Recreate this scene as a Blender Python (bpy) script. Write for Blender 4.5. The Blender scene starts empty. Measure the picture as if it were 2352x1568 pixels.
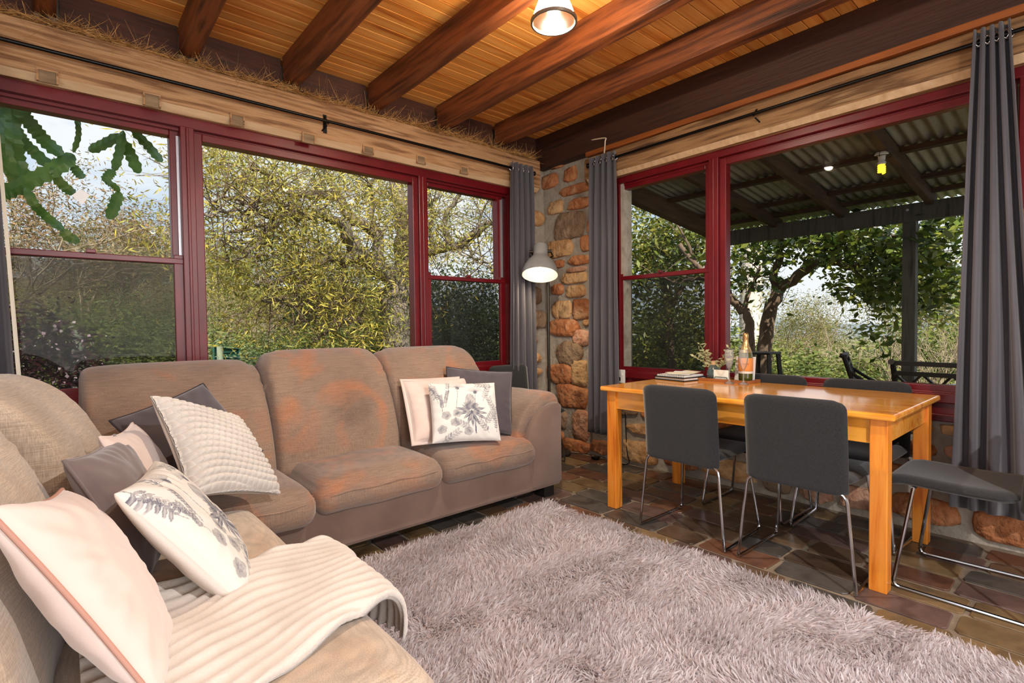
import bpy, bmesh, math, random
import numpy as np
from mathutils import Vector, Matrix, noise
random.seed(7); rng = np.random.default_rng(7)
S = bpy.context.scene; COL = S.collection
PI = math.pi
def lin(c):
    c = c / 255.0
    return c / 12.92 if c <= .04045 else ((c + .055) / 1.055) ** 2.4
def rgb(r, g, b): return (lin(r), lin(g), lin(b), 1.0)

# ------------------------------------------------------------------ camera
F_PX, YAW, PITCH, ROLL = 1195.97, .855189, -.0280454, -.0120722
CAM = Vector((-3.43286, -3.51518, 1.12129))
def cam_axes():
    f = Vector((math.cos(YAW) * math.cos(PITCH), math.sin(YAW) * math.cos(PITCH), math.sin(PITCH)))
    r = Vector((math.sin(YAW), -math.cos(YAW), 0)); u = r.cross(f)
    return r * math.cos(ROLL) + u * math.sin(ROLL), -r * math.sin(ROLL) + u * math.cos(ROLL), f
CR, CU, CF = cam_axes()
cd = bpy.data.cameras.new('camera'); cd.sensor_width = 36; cd.lens = F_PX * 36 / 2352; cd.clip_end = 3000; cd.clip_start = .02
co = bpy.data.objects.new('camera', cd); COL.objects.link(co)
co.matrix_world = Matrix(((CR.x, CU.x, -CF.x, CAM.x), (CR.y, CU.y, -CF.y, CAM.y), (CR.z, CU.z, -CF.z, CAM.z), (0, 0, 0, 1)))
S.camera = co
def ray(px, py): return CF + CR * ((px - 1176) / F_PX) - CU * ((py - 784) / F_PX)
def pix(px, py, ax, v):                       # where the view through a pixel meets the plane axis = v
    d = ray(px, py); return CAM + d * ((v - CAM[ax]) / d[ax])
def far(px, py, dist):                        # a point at a horizontal distance from the camera
    d = ray(px, py); return CAM + d * (dist / math.hypot(d.x, d.y))

# ------------------------------------------------------------------ light
S.view_settings.view_transform = 'Standard'; S.view_settings.look = 'None'
S.view_settings.exposure = 0.0; S.view_settings.gamma = 1.0; S.view_settings.use_curve_mapping = False
S.cycles.max_bounces = 12; S.cycles.diffuse_bounces = 3; S.cycles.glossy_bounces = 3
S.cycles.transmission_bounces = 12; S.cycles.use_adaptive_sampling = True; S.cycles.adaptive_threshold = .025; S.cycles.transparent_max_bounces = 20
S.cycles.caustics_reflective = False; S.cycles.caustics_refractive = False
S.cycles.sample_clamp_indirect = 4; S.cycles.sample_clamp_direct = 0; S.cycles.blur_glossy = .5

w = bpy.data.worlds.new('sky'); S.world = w; w.use_nodes = True
nt = w.node_tree; nt.nodes.clear()
def wn(t, **k):
    n = nt.nodes.new(t)
    for a, v in k.items(): setattr(n, a, v)
    return n
tc = wn('ShaderNodeTexCoord'); mp = wn('ShaderNodeMapping'); mp.inputs['Scale'].default_value = (1, 1, 2.6); mp.inputs['Location'].default_value = (.35, 0, .2)
nz = wn('ShaderNodeTexNoise'); nz.inputs['Scale'].default_value = 2.6; nz.inputs['Detail'].default_value = 7; nz.inputs['Roughness'].default_value = .55
cr = wn('ShaderNodeValToRGB'); cr.color_ramp.elements[0].position = .40; cr.color_ramp.elements[1].position = .56
sep = wn('ShaderNodeSeparateXYZ'); gr = wn('ShaderNodeValToRGB')
gr.color_ramp.elements[0].position = .0; gr.color_ramp.elements[0].color = rgb(214, 228, 240)
gr.color_ramp.elements[1].position = .5; gr.color_ramp.elements[1].color = rgb(128, 172, 222)
mx = wn('ShaderNodeMix', data_type='RGBA'); mx.inputs['B'].default_value = rgb(238, 241, 246)
bg = wn('ShaderNodeBackground'); bg.inputs['Strength'].default_value = 1.15; out = wn('ShaderNodeOutputWorld')
L = nt.links.new
L(tc.outputs['Generated'], mp.inputs['Vector']); L(mp.outputs[0], nz.inputs['Vector']); L(nz.outputs['Fac'], cr.inputs['Fac'])
L(tc.outputs['Generated'], sep.inputs[0]); L(sep.outputs['Z'], gr.inputs['Fac']); L(gr.outputs[0], mx.inputs['A']); L(cr.outputs[0], mx.inputs['Factor'])
L(mx.outputs['Result'], bg.inputs['Color']); L(bg.outputs[0], out.inputs['Surface'])

def light(name, kind, loc, energy, color, direction=None, **k):
    d = bpy.data.lights.new(name, kind); d.energy = energy; d.color = color
    for a, v in k.items(): setattr(d, a, v)
    o = bpy.data.objects.new(name, d); COL.objects.link(o); o.location = loc
    if direction is not None: o.rotation_euler = Vector(direction).to_track_quat('-Z', 'Y').to_euler()
    return o
light('sun', 'SUN', (0, 0, 20), 8.5, (1, .94, .84), (.34, .62, -.70), angle=.01)
# area lamps added as fill, set in the unseen rear window and side door
light('rear_window_fill', 'AREA', (-3.0, -6.35, 1.5), 95, (.97, .98, 1), (0, 1, -.02), shape='RECTANGLE', size=3.0, size_y=1.9)
light('side_door_fill', 'AREA', (-5.5, -3.3, 1.35), 34, (.97, .98, 1), (1, .05, -.02), shape='RECTANGLE', size=2.0, size_y=2.2)

# ------------------------------------------------------------------ mesh helpers
class MB:
    def __init__(s): s.v = []; s.f = []
    def add(s, vs, fs):
        b = len(s.v); s.v += [tuple(x) for x in vs]; s.f += [tuple(i + b for i in f) for f in fs]; return s
    def box(s, a, b, m=None):
        x0, y0, z0 = a; x1, y1, z1 = b
        vs = [(x0,y0,z0),(x1,y0,z0),(x1,y1,z0),(x0,y1,z0),(x0,y0,z1),(x1,y0,z1),(x1,y1,z1),(x0,y1,z1)]
        if m is not None: vs = [m @ Vector(v) for v in vs]
        return s.add(vs, [(3,2,1,0),(4,5,6,7),(0,1,5,4),(1,2,6,5),(2,3,7,6),(3,0,4,7)])
    def bar(s, p, q, w, h, up=(0, 0, 1)):           # a straight bar of width w and height h
        p, q = Vector(p), Vector(q); d = (q - p); L_ = d.length; d.normalize()
        x = d.cross(Vector(up)); x = x.normalized() if x.length > 1e-6 else Vector((1, 0, 0)); y = x.cross(d)
        m = Matrix(((x.x, y.x, d.x, p.x), (x.y, y.y, d.y, p.y), (x.z, y.z, d.z, p.z), (0, 0, 0, 1)))
        return s.box((-w / 2, -h / 2, 0), (w / 2, h / 2, L_), m)
    def tube(s, pts, r, n=8, cap=True):
        pts = [Vector(p) for p in pts]; k = len(pts); rr = r if isinstance(r, (list, tuple)) else [r] * k
        t0 = (pts[1] - pts[0]).normalized(); x = t0.orthogonal().normalized(); b = len(s.v)
        for i, p in enumerate(pts):
            t = (pts[min(i + 1, k - 1)] - pts[max(i - 1, 0)]).normalized()
            x = x - t * x.dot(t); x = x.normalized() if x.length > 1e-6 else t.orthogonal().normalized(); y = t.cross(x)
            for j in range(n):
                a = 2 * PI * j / n; s.v.append(tuple(p + (x * math.cos(a) + y * math.sin(a)) * rr[i]))
        for i in range(k - 1):
            for j in range(n):
                s.f.append((b + i * n + j, b + i * n + (j + 1) % n, b + (i + 1) * n + (j + 1) % n, b + (i + 1) * n + j))
        if cap:
            s.f.append(tuple(b + j for j in range(n))[::-1]); s.f.append(tuple(b + (k - 1) * n + j for j in range(n)))
        return s
    def lathe(s, prof, c=(0, 0, 0), n=24, axis=None, rib=0):
        b = len(s.v); c = Vector(c); q = Vector((0, 0, 1)).rotation_difference(Vector(axis)) if axis is not None else None
        for (r, z) in prof:
            for j in range(n):
                a = 2 * PI * j / n; r2 = r * (1 + (rib if j % 2 else 0)); v = Vector((r2 * math.cos(a), r2 * math.sin(a), z))
                if q: v = q @ v
                s.v.append(tuple(c + v))
        for i in range(len(prof) - 1):
            for j in range(n):
                s.f.append((b + i * n + j, b + i * n + (j + 1) % n, b + (i + 1) * n + (j + 1) % n, b + (i + 1) * n + j))
        return s
    def prism(s, poly, fn0, fn1):                    # polygon swept between two placements
        n = len(poly); a = [fn0(*p) for p in poly]; c = [fn1(*p) for p in poly]
        return s.add(a + c, [tuple(range(n))[::-1], tuple(range(n, 2 * n))] + [(i, (i + 1) % n, n + (i + 1) % n, n + i) for i in range(n)])
    def build(s, name, mat, parent=None, smooth=False, world=True, bevel=0, seg=2, auto=None):
        me = bpy.data.meshes.new(name); me.from_pydata(s.v, [], s.f); me.update()
        return finish(name, me, mat, parent, smooth, world, bevel, seg)
def finish(name, me, mat, parent=None, smooth=False, world=True, bevel=0, seg=2):
    o = bpy.data.objects.new(name, me); COL.objects.link(o)
    if mat is not None: me.materials.append(mat)
    if bevel:
        bm = bmesh.new(); bm.from_mesh(me); bmesh.ops.recalc_face_normals(bm, faces=bm.faces)
        ed = [e for e in bm.edges if len(e.link_faces) == 2 and e.calc_face_angle(0) > .6]
        bmesh.ops.bevel(bm, geom=ed, offset=bevel, segments=seg, affect='EDGES', profile=.5, clamp_overlap=True)
        bm.to_mesh(me); bm.free()
    if smooth:
        me.polygons.foreach_set('use_smooth', [True] * len(me.polygons))
        if smooth != 'all': me.set_sharp_from_angle(angle=.75)
    if parent is not None:
        o.parent = parent
        if world and parent.type == 'EMPTY': o.matrix_parent_inverse = parent.matrix_basis.inverted()
    return o
def np_mesh(name, V, Fq, mat, parent=None, smooth=False, world=True, col=None):
    """V (n,3) float, Fq (m,k) int with k=3 or 4"""
    me = bpy.data.meshes.new(name); V = np.ascontiguousarray(V, np.float32); Fq = np.ascontiguousarray(Fq, np.int32); m, k = Fq.shape
    me.vertices.add(len(V)); me.vertices.foreach_set('co', V.ravel())
    me.loops.add(m * k); me.loops.foreach_set('vertex_index', Fq.ravel())
    me.polygons.add(m); me.polygons.foreach_set('loop_start', np.arange(0, m * k, k, dtype=np.int32))
    me.update(calc_edges=True)
    if col is not None:
        a = me.color_attributes.new('tint', 'FLOAT_COLOR', 'POINT'); c4 = np.ones((len(V), 4), np.float32); c4[:, :3] = col; a.data.foreach_set('color', c4.ravel())
    return finish(name, me, mat, parent, smooth and 'all', world)
def tag(o, label=None, cat=None, group=None, kind=None):
    if label: o['label'] = label
    if cat: o['category'] = cat
    if group: o['group'] = group
    if kind: o['kind'] = kind
    return o
def thing(name, label, cat, loc=(0, 0, 0), rz=0, group=None, kind=None):
    o = bpy.data.objects.new(name, None); COL.objects.link(o); o.location = loc; o.rotation_euler = (0, 0, rz); o.empty_display_size = .1
    return tag(o, label, cat, group, kind)
def struct(name, label=None):
    o = bpy.data.objects.new(name, None); COL.objects.link(o); o.empty_display_size = .1
    return tag(o, label, None, None, 'structure')
def copy_tree(o, parent=None):
    c = o.copy(); COL.objects.link(c)
    if parent is not None: c.parent = parent
    for ch in list(o.children): copy_tree(ch, c)
    return c

# ------------------------------------------------------------------ materials
def mat(name, base=(.5, .5, .5, 1), rough=.6, metal=0, spec=.5, coat=0, sheen=0, emit=None, estr=0):
    m = bpy.data.materials.new(name); m.use_nodes = True; b = m.node_tree.nodes['Principled BSDF']
    b.inputs['Base Color'].default_value = base; b.inputs['Roughness'].default_value = rough; b.inputs['Metallic'].default_value = metal
    b.inputs['Specular IOR Level'].default_value = spec; b.inputs['Coat Weight'].default_value = coat; b.inputs['Coat Roughness'].default_value = .08
    b.inputs['Sheen Weight'].default_value = sheen
    if emit: b.inputs['Emission Color'].default_value = emit; b.inputs['Emission Strength'].default_value = estr
    return m
def nmat(name, cols, scale=5, stretch=(1, 1, 1), rough=.6, bump=.0, bscale=None, detail=5, coat=0, spec=.5, metal=0, dist=0, rnd=0, sheen=0, voron=0, rr=None, bdist=.01, bstretch=None, lo=.28, hi=.72):
    """noise-driven colour; cols = list of rgba spread over the ramp; rnd = tint by object"""
    m = mat(name, cols[0], rough, metal, spec, coat, sheen); t = m.node_tree; N = t.nodes; K = t.links.new; b = N['Principled BSDF']
    tc = N.new('ShaderNodeTexCoord'); mp = N.new('ShaderNodeMapping'); mp.inputs['Scale'].default_value = stretch; K(tc.outputs['Object'], mp.inputs['Vector'])
    oi = N.new('ShaderNodeObjectInfo'); mu = N.new('ShaderNodeMath'); mu.operation = 'MULTIPLY'; mu.inputs[1].default_value = 37.0
    K(oi.outputs['Random'], mu.inputs[0]); K(mu.outputs[0], mp.inputs['Location'])
    n = N.new('ShaderNodeTexNoise'); n.inputs['Scale'].default_value = scale; n.inputs['Detail'].default_value = detail; n.inputs['Distortion'].default_value = dist
    K(mp.outputs[0], n.inputs['Vector'])
    r = N.new('ShaderNodeValToRGB'); e = r.color_ramp.elements
    while len(e) < len(cols): e.new(.5)
    for i, c in enumerate(cols): e[i].position = lo + (hi - lo) * i / max(1, len(cols) - 1); e[i].color = c
    K(n.outputs['Fac'], r.inputs['Fac']); colout = r.outputs[0]
    if rnd:
        h = N.new('ShaderNodeHueSaturation'); mr = N.new('ShaderNodeMapRange'); mr.inputs['To Min'].default_value = 1 - rnd; mr.inputs['To Max'].default_value = 1 + rnd
        K(oi.outputs['Random'], mr.inputs['Value']); K(mr.outputs[0], h.inputs['Value']); K(colout, h.inputs['Color']); colout = h.outputs[0]
    K(colout, b.inputs['Base Color'])
    if rr:
        mr2 = N.new('ShaderNodeMapRange'); mr2.inputs['To Min'].default_value = rr[0]; mr2.inputs['To Max'].default_value = rr[1]; K(n.outputs['Fac'], mr2.inputs['Value']); K(mr2.outputs[0], b.inputs['Roughness'])
    if bump:
        n2 = N.new('ShaderNodeTexNoise'); n2.inputs['Scale'].default_value = bscale or scale * 3; n2.inputs['Detail'].default_value = 4
        if bstretch:
            mp2 = N.new('ShaderNodeMapping'); mp2.inputs['Scale'].default_value = bstretch; K(tc.outputs['Object'], mp2.inputs['Vector']); K(mp2.outputs[0], n2.inputs['Vector'])
        else: K(mp.outputs[0], n2.inputs['Vector'])
        bp = N.new('ShaderNodeBump'); bp.inputs['Strength'].default_value = bump; bp.inputs['Distance'].default_value = bdist
        K(n2.outputs['Fac'], bp.inputs['Height']); K(bp.outputs[0], b.inputs['Normal'])
    return m
def tint_mat(name, rough=.6, spec=.4, trans=0, sheen=0, var=.0, vscale=6, bump=0, bscale=80):
    """base colour read from the vertex tint (prints, leaves)"""
    m = mat(name, (1, 1, 1, 1), rough, 0, spec, 0, sheen); t = m.node_tree; N = t.nodes; K = t.links.new; b = N['Principled BSDF']
    a = N.new('ShaderNodeVertexColor'); a.layer_name = 'tint'; c = a.outputs['Color']
    if var:
        n = N.new('ShaderNodeTexNoise'); n.inputs['Scale'].default_value = vscale; n.inputs['Detail'].default_value = 3
        mr = N.new('ShaderNodeMapRange'); mr.inputs['To Min'].default_value = 1 - var; mr.inputs['To Max'].default_value = 1 + var; K(n.outputs['Fac'], mr.inputs['Value'])
        h = N.new('ShaderNodeHueSaturation'); K(mr.outputs[0], h.inputs['Value']); K(c, h.inputs['Color']); c = h.outputs[0]
    K(c, b.inputs['Base Color'])
    if bump:
        n2 = N.new('ShaderNodeTexNoise'); n2.inputs['Scale'].default_value = bscale; bp = N.new('ShaderNodeBump'); bp.inputs['Strength'].default_value = bump; bp.inputs['Distance'].default_value = .004
        K(n2.outputs['Fac'], bp.inputs['Height']); K(bp.outputs[0], b.inputs['Normal'])
    if trans:
        tr = N.new('ShaderNodeBsdfTranslucent'); K(c, tr.inputs['Color']); mxs = N.new('ShaderNodeMixShader'); mxs.inputs[0].default_value = trans
        K(b.outputs[0], mxs.inputs[1]); K(tr.outputs[0], mxs.inputs[2]); K(mxs.outputs[0], N['Material Output'].inputs['Surface'])
    return m
def clear_mat(name, tint=(1, 1, 1, 1), gloss=.9, ior=1.45, rough=.0):
    m = bpy.data.materials.new(name); m.use_nodes = True; t = m.node_tree; N = t.nodes; N.clear(); K = t.links.new
    o = N.new('ShaderNodeOutputMaterial'); tr = N.new('ShaderNodeBsdfTransparent'); tr.inputs[0].default_value = tint
    g = N.new('ShaderNodeBsdfGlossy'); g.inputs['Roughness'].default_value = rough; fr = N.new('ShaderNodeFresnel'); fr.inputs['IOR'].default_value = ior
    mu = N.new('ShaderNodeMath'); mu.operation = 'MULTIPLY'; mu.inputs[1].default_value = gloss; K(fr.outputs[0], mu.inputs[0])
    mxs = N.new('ShaderNodeMixShader'); K(mu.outputs[0], mxs.inputs[0]); K(tr.outputs[0], mxs.inputs[1]); K(g.outputs[0], mxs.inputs[2]); K(mxs.outputs[0], o.inputs['Surface'])
    return m
def mesh_screen_mat(name, color, cover):
    m = bpy.data.materials.new(name); m.use_nodes = True; t = m.node_tree; N = t.nodes; N.clear(); K = t.links.new
    o = N.new('ShaderNodeOutputMaterial'); tr = N.new('ShaderNodeBsdfTransparent'); d = N.new('ShaderNodeBsdfDiffuse'); d.inputs[0].default_value = color
    mxs = N.new('ShaderNodeMixShader'); mxs.inputs[0].default_value = cover; K(tr.outputs[0], mxs.inputs[1]); K(d.outputs[0], mxs.inputs[2]); K(mxs.outputs[0], o.inputs['Surface'])
    return m
# ------------------------------------------------------------------ the room shell
m_mortar = nmat('mortar', [rgb(128,116,102), rgb(168,158,144), rgb(150,138,122)], 6, rough=.9, bump=.6, bscale=30, bdist=.02)
m_plaster = nmat('plaster', [rgb(205,196,180), rgb(222,214,200)], 3, rough=.9)
m_lintel = nmat('old_hewn_timber', [rgb(84,58,38), rgb(166,120,78), rgb(198,154,110), rgb(130,88,54), rgb(206,166,124)], 3.4, (.42, 7, 7), .75, bump=.5, bscale=9, bstretch=(2, 26, 26), bdist=.012, detail=8)
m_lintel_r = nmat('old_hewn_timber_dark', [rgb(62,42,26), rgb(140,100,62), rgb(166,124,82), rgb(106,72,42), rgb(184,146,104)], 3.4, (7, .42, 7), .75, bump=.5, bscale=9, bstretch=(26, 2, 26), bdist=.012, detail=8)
m_bevel = nmat('lit_edge_timber', [rgb(196,158,118), rgb(226,194,154)], 3, (1, 8, 8), .7, bump=.2)
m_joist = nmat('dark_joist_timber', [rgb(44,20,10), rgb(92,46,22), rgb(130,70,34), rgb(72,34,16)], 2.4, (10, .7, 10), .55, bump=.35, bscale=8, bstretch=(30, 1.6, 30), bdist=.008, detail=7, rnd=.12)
m_block = nmat('blocking_board', [rgb(44,22,14), rgb(78,42,26), rgb(58,30,20)], 3, (1, 8, 8), .7, bump=.3)
m_plank = nmat('varnished_pine', [rgb(176,92,32), rgb(232,150,68), rgb(246,178,96), rgb(210,122,48)], 1.6, (.55, 9, 9), .33, coat=.25, detail=6, rnd=.16, dist=.6)
m_red = nmat('oxblood_paint', [rgb(92,10,18), rgb(112,16,24)], 6, (1, 1, 1), .34, bump=.12, bscale=40, bdist=.003)
m_glass = clear_mat('window_glass', (.97, .98, .97, 1), .10)
m_screen = mesh_screen_mat('fly_screen_mesh', rgb(46, 46, 44), .42)
m_white = mat('white_plastic', rgb(232, 228, 220), .4)
m_silver = mat('galvanised_strip', rgb(190, 190, 195), .4, .6)
stone_mats = [nmat('stone_' + n, c, 5, rough=.85, bump=1.0, bscale=20, bdist=.03, rnd=.16, detail=9) for n, c in (
    ('orange', [rgb(120,74,46), rgb(190,128,84), rgb(164,98,56), rgb(206,158,116)]),
    ('tan', [rgb(138,104,70), rgb(206,166,118), rgb(180,132,84), rgb(216,182,140)]),
    ('grey', [rgb(104,84,66), rgb(160,132,104), rgb(132,106,82), rgb(176,146,116)]),
    ('pink', [rgb(136,88,66), rgb(204,158,130), rgb(180,126,96), rgb(214,176,150)]))]
m_back_board = mat('roofing_underlay', rgb(60, 40, 26), .9)

# floor --------------------------------------------------------------
floor = struct('floor')
MB().box((-6.0, -6.7, -.3), (.17, .13, -.006)).build('grout_bed', nmat('grout', [rgb(112,100,84), rgb(146,132,114)], 12, rough=.9, bump=.3), floor)
pav_mats = [nmat('paver_' + n, c, 7, (1, 1, 1), .3, bump=.35, bscale=22, bdist=.006, rnd=.2, detail=7, rr=(.22, .5)) for n, c in (
    ('brown', [rgb(54,42,33), rgb(98,78,60), rgb(76,60,47)]), ('rust', [rgb(64,42,34), rgb(108,74,56), rgb(84,58,44)]),
    ('slate', [rgb(44,42,40), rgb(82,77,72), rgb(60,56,53)]), ('ochre', [rgb(76,60,42), rgb(126,104,74), rgb(98,80,56)]), ('plum', [rgb(62,48,44), rgb(98,78,72), rgb(76,58,54)]))]
def paver_mesh(wx, wy, k):
    r = random.Random(k); v = []; n = []
    for (sx, sy) in ((-1,-1),(1,-1),(1,1),(-1,1)): n.append((sx*wx/2 + r.uniform(-.006,.006), sy*wy/2 + r.uniform(-.007,.007)))
    m = MB(); c = .018
    poly = []
    for i in range(4):
        p = Vector(n[i]); a = Vector(n[i-1]); b = Vector(n[(i+1)%4]); poly += [p + (a-p).normalized()*c*r.uniform(.5,1), p + (b-p).normalized()*c*r.uniform(.5,1)]
    top = [tuple(p*.985) for p in poly]; m.v = [(p[0],p[1],-.02) for p in poly] + [(p[0],p[1],-.002) for p in poly] + [(p[0],p[1],r.uniform(-.0005,.0015)) for p in top]
    for L_ in (0, 8): m.f += [(L_+i, L_+(i+1)%8, L_+8+(i+1)%8, L_+8+i) for i in range(8)]
    m.f.append(tuple(range(16, 24))); return m
pv = []
for k in range(20):
    me = bpy.data.meshes.new('paver'); m = paver_mesh(.152 if k % 4 else .16, (.34, .34, .30, .22)[k % 4], k); me.from_pydata(m.v, [], m.f); me.materials.append(pav_mats[k % 5]); pv.append(me)
row = 0; x = .0
while x > -3.0:
    y = .0 - random.uniform(0, .3)
    while y > -4.1:
        me = random.choice(pv); wy = me.vertices; L_ = max(v.co.y for v in me.vertices) - min(v.co.y for v in me.vertices)
        y -= L_ / 2
        if (x > -1.35) or (y > -1.35):
            o = bpy.data.objects.new('paver', me); COL.objects.link(o); o.parent = floor; o.location = (x - .08, y, 0); o.rotation_euler = (0, 0, random.choice((0, PI)))
        y -= L_ / 2 + .016
    x -= .172

# walls --------------------------------------------------------------
WX, WY = .06, .02                      # inner faces of the right (x) and left (y) stone walls
wall_left = struct('wall_left'); wall_right = struct('wall_right'); wall_back = struct('wall_back'); wall_side = struct('wall_side')
m = MB(); m.box((-6.0, WY, -.3), (WX, .13, .70)).box((-.40, WY, .70), (WX, .13, 2.4)).box((-6.0, WY, .70), (-3.80, .13, 2.4)).box((-6.0, .10, 2.4), (.17, .13, 3.0)).box((-.12, WY, 2.4), (.17, .13, 3.0)); m.build('masonry', m_mortar, wall_left)
m = MB(); m.box((WX, -6.7, -.3), (.17, .13, .62)).box((WX, -.90, .62), (.17, .13, 2.4)).box((WX, -6.7, .62), (.17, -3.28, 2.4)).box((.14, -6.7, 2.4), (.17, .13, 3.0)).box((WX, -.62, 2.4), (.17, .13, 3.0)); m.build('masonry', m_mortar, wall_right)
m = MB(); m.box((-6.0, -6.7, -.3), (.06, -6.45, .5)).box((-6.0, -6.7, 2.45), (.06, -6.45, 3.0)).box((-6.0, -6.7, .5), (-4.5, -6.45, 2.45)).box((-1.5, -6.7, .5), (.06, -6.45, 2.45)); m.build('masonry', m_plaster, wall_back)
m = MB(); m.box((-6.0, -6.45, -.3), (-5.6, -4.3, 3.0)).box((-6.0, -2.3, -.3), (-5.6, WY, 3.0)).box((-6.0, -4.3, 2.45), (-5.6, -2.3, 3.0)); m.build('masonry', m_plaster, wall_side)

def stone(parent, fn, u, v, w, h, k, depth=.035):
    r = random.Random(k * 13 + 5); n = 14; ph = r.uniform(0, 6); sq = r.uniform(.42, .72); b = []
    for i in range(n):
        a = 2 * PI * i / n + ph * 0; ca, sa = math.cos(a), math.sin(a)
        x = math.copysign(abs(ca) ** sq, ca); y = math.copysign(abs(sa) ** sq, sa); q = 1 + r.uniform(-.13, .10)
        b.append((x * w / 2 * q, y * h / 2 * q))
    vs, fs = [], []
    rings = ((1.0, -.05), (.985, .35), (.90, .80), (.6, .95))
    for (s, d) in rings:
        for (x, y) in b:
            nz_ = noise.noise(Vector((x * 22 + k, y * 22, k * 1.7))) * .42 if d > .3 else 0
            vs.append(fn(u + x * s, v + y * s, (d + nz_) * depth))
    vs.append(fn(u, v, depth))
    for R_ in range(len(rings) - 1):
        for i in range(n): fs.append((R_*n+i, R_*n+(i+1)%n, (R_+1)*n+(i+1)%n, (R_+1)*n+i))
    c = len(vs) - 1
    for i in range(n): fs.append(((len(rings)-1)*n+i, (len(rings)-1)*n+(i+1)%n, c))
    mb = MB(); mb.v = [tuple(q) for q in vs]; mb.f = fs
    return mb.build('stone', stone_mats[r.choice((0, 0, 1, 1, 2, 3))], parent, smooth='all')
fr = lambda u, v, d: Vector((WX - d, u, v))            # on the right wall u runs along y
fl = lambda u, v, d: Vector((u, WY - d, v))
# the stones beside and between the curtains, read off the photograph one by one: centre and size in pixels
pier = [(1283,371,40,30),(1264,416,36,30),(1312,400,26,32),(1324,434,72,22),(1248,448,36,20),(1278,477,30,30),(1332,467,52,24),(1246,529,40,44),(1308,519,84,58),(1357,520,10,30),
 (1287,570,56,38),(1332,597,46,20),(1346,559,20,34),(1284,606,24,16),(1325,619,42,12),(1321,638,56,24),(1323,668,44,26),(1282,665,24,24),(1291,711,44,42),(1336,709,36,44),(1249,695,22,26),(1249,717,20,16),
 (1295,752,76,36),(1348,741,14,14),(1336,775,36,34),(1309,811,54,52),(1256,793,32,34),(1252,841,26,40),(1287,857,54,44),(1332,857,34,56),(1314,909,64,50),(1256,900,34,34),(1282,960,40,40),(1337,975,40,66),(1325,1023,60,26),(1380,1026,38,30),(1275,1000,36,26)]
for k, (a, b, ww, hh) in enumerate(pier):
    c = pix(a, b, 0, WX); s1 = pix(a - ww / 2, b, 0, WX); s2 = pix(a + ww / 2, b, 0, WX); t1 = pix(a, b - hh / 2, 0, WX); t2 = pix(a, b + hh / 2, 0, WX)
    if c.y < WY - .03: stone(wall_right, fr, min(c.y, WY - .06), c.z, min(abs(s1.y - s2.y), .36) * 1.10, abs(t1.z - t2.z) * 1.12, k, .032)
def course(parent, fn, u0, u1, v0, v1, k0):
    v = v0; k = k0
    while v < v1 - .04:
        h = min(random.uniform(.13, .24), v1 - v); u = u0 - random.uniform(0, .1)
        while u < u1:
            w_ = random.uniform(.16, .42); hh = h * random.uniform(.75, 1.0)
            if u + w_ > u0 and u + w_ / 2 < u1: stone(parent, fn, u + w_ / 2, v + h / 2 + random.uniform(-.01, .01), w_ - .028, hh - .024, k)
            u += w_; k += 1
        v += h
course(wall_right, fr, -3.9, -.88, .0, .60, 200)
course(wall_right, fr, -3.75, -3.30, .60, 2.3, 400)
course(wall_left, fl, -.33, .02, .62, 2.32, 500)

# ceiling ------------------------------------------------------------
ceiling = struct('ceiling'); CZ = 2.862
MB().box((-6.0, -6.7, CZ + .022), (.17, .13, CZ + .2)).build('roof_deck', m_back_board, ceiling)
pm = []
for k in range(4):
    m = MB().box((-6.0, -.0405, 0), (.06, .0405, .02)); me = bpy.data.meshes.new('plank'); me.from_pydata(m.v, [], m.f)
    bm = bmesh.new(); bm.from_mesh(me); bmesh.ops.bevel(bm, geom=[e for e in bm.edges], offset=.004, segments=1, affect='EDGES'); bm.to_mesh(me); bm.free(); me.materials.append(m_plank); pm.append(me)
for k in range(78):
    o = bpy.data.objects.new('plank', pm[k % 4]); COL.objects.link(o); o.parent = ceiling; o.location = (0, .06 - k * .0835, CZ)
JX = [-5.80, -5.22, -4.64, -4.06, -3.485, -2.875, -2.31, -1.725, -1.150, -.565]
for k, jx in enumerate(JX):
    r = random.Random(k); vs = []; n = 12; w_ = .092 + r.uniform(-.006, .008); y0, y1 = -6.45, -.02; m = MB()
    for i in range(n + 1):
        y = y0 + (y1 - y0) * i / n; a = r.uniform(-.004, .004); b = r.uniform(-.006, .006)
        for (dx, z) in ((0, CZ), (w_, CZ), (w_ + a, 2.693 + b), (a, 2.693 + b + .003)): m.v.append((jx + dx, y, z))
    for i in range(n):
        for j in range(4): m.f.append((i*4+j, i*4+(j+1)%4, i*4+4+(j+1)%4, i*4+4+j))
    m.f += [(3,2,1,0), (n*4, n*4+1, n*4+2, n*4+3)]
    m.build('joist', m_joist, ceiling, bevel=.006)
MB().box((-.045, -6.45, 2.578), (.055, .015, CZ)).build('wall_plate', nmat('dark_shaded_timber', [rgb(30,15,9), rgb(62,32,18), rgb(46,22,12)], 2.4, (10, .7, 10), .6, bump=.3), ceiling, bevel=.006)  # dark timber, with the plate's shadow also put into its colour
for k in range(len(JX)):                                    # boards closing the gaps between the joists above the lintel
    a = JX[k] + .1; b = (JX[k + 1] if k + 1 < len(JX) else -.045)
    MB().box((a, .015, 2.62), (b, .05, CZ)).build('blocking_board', m_block, ceiling)

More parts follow.
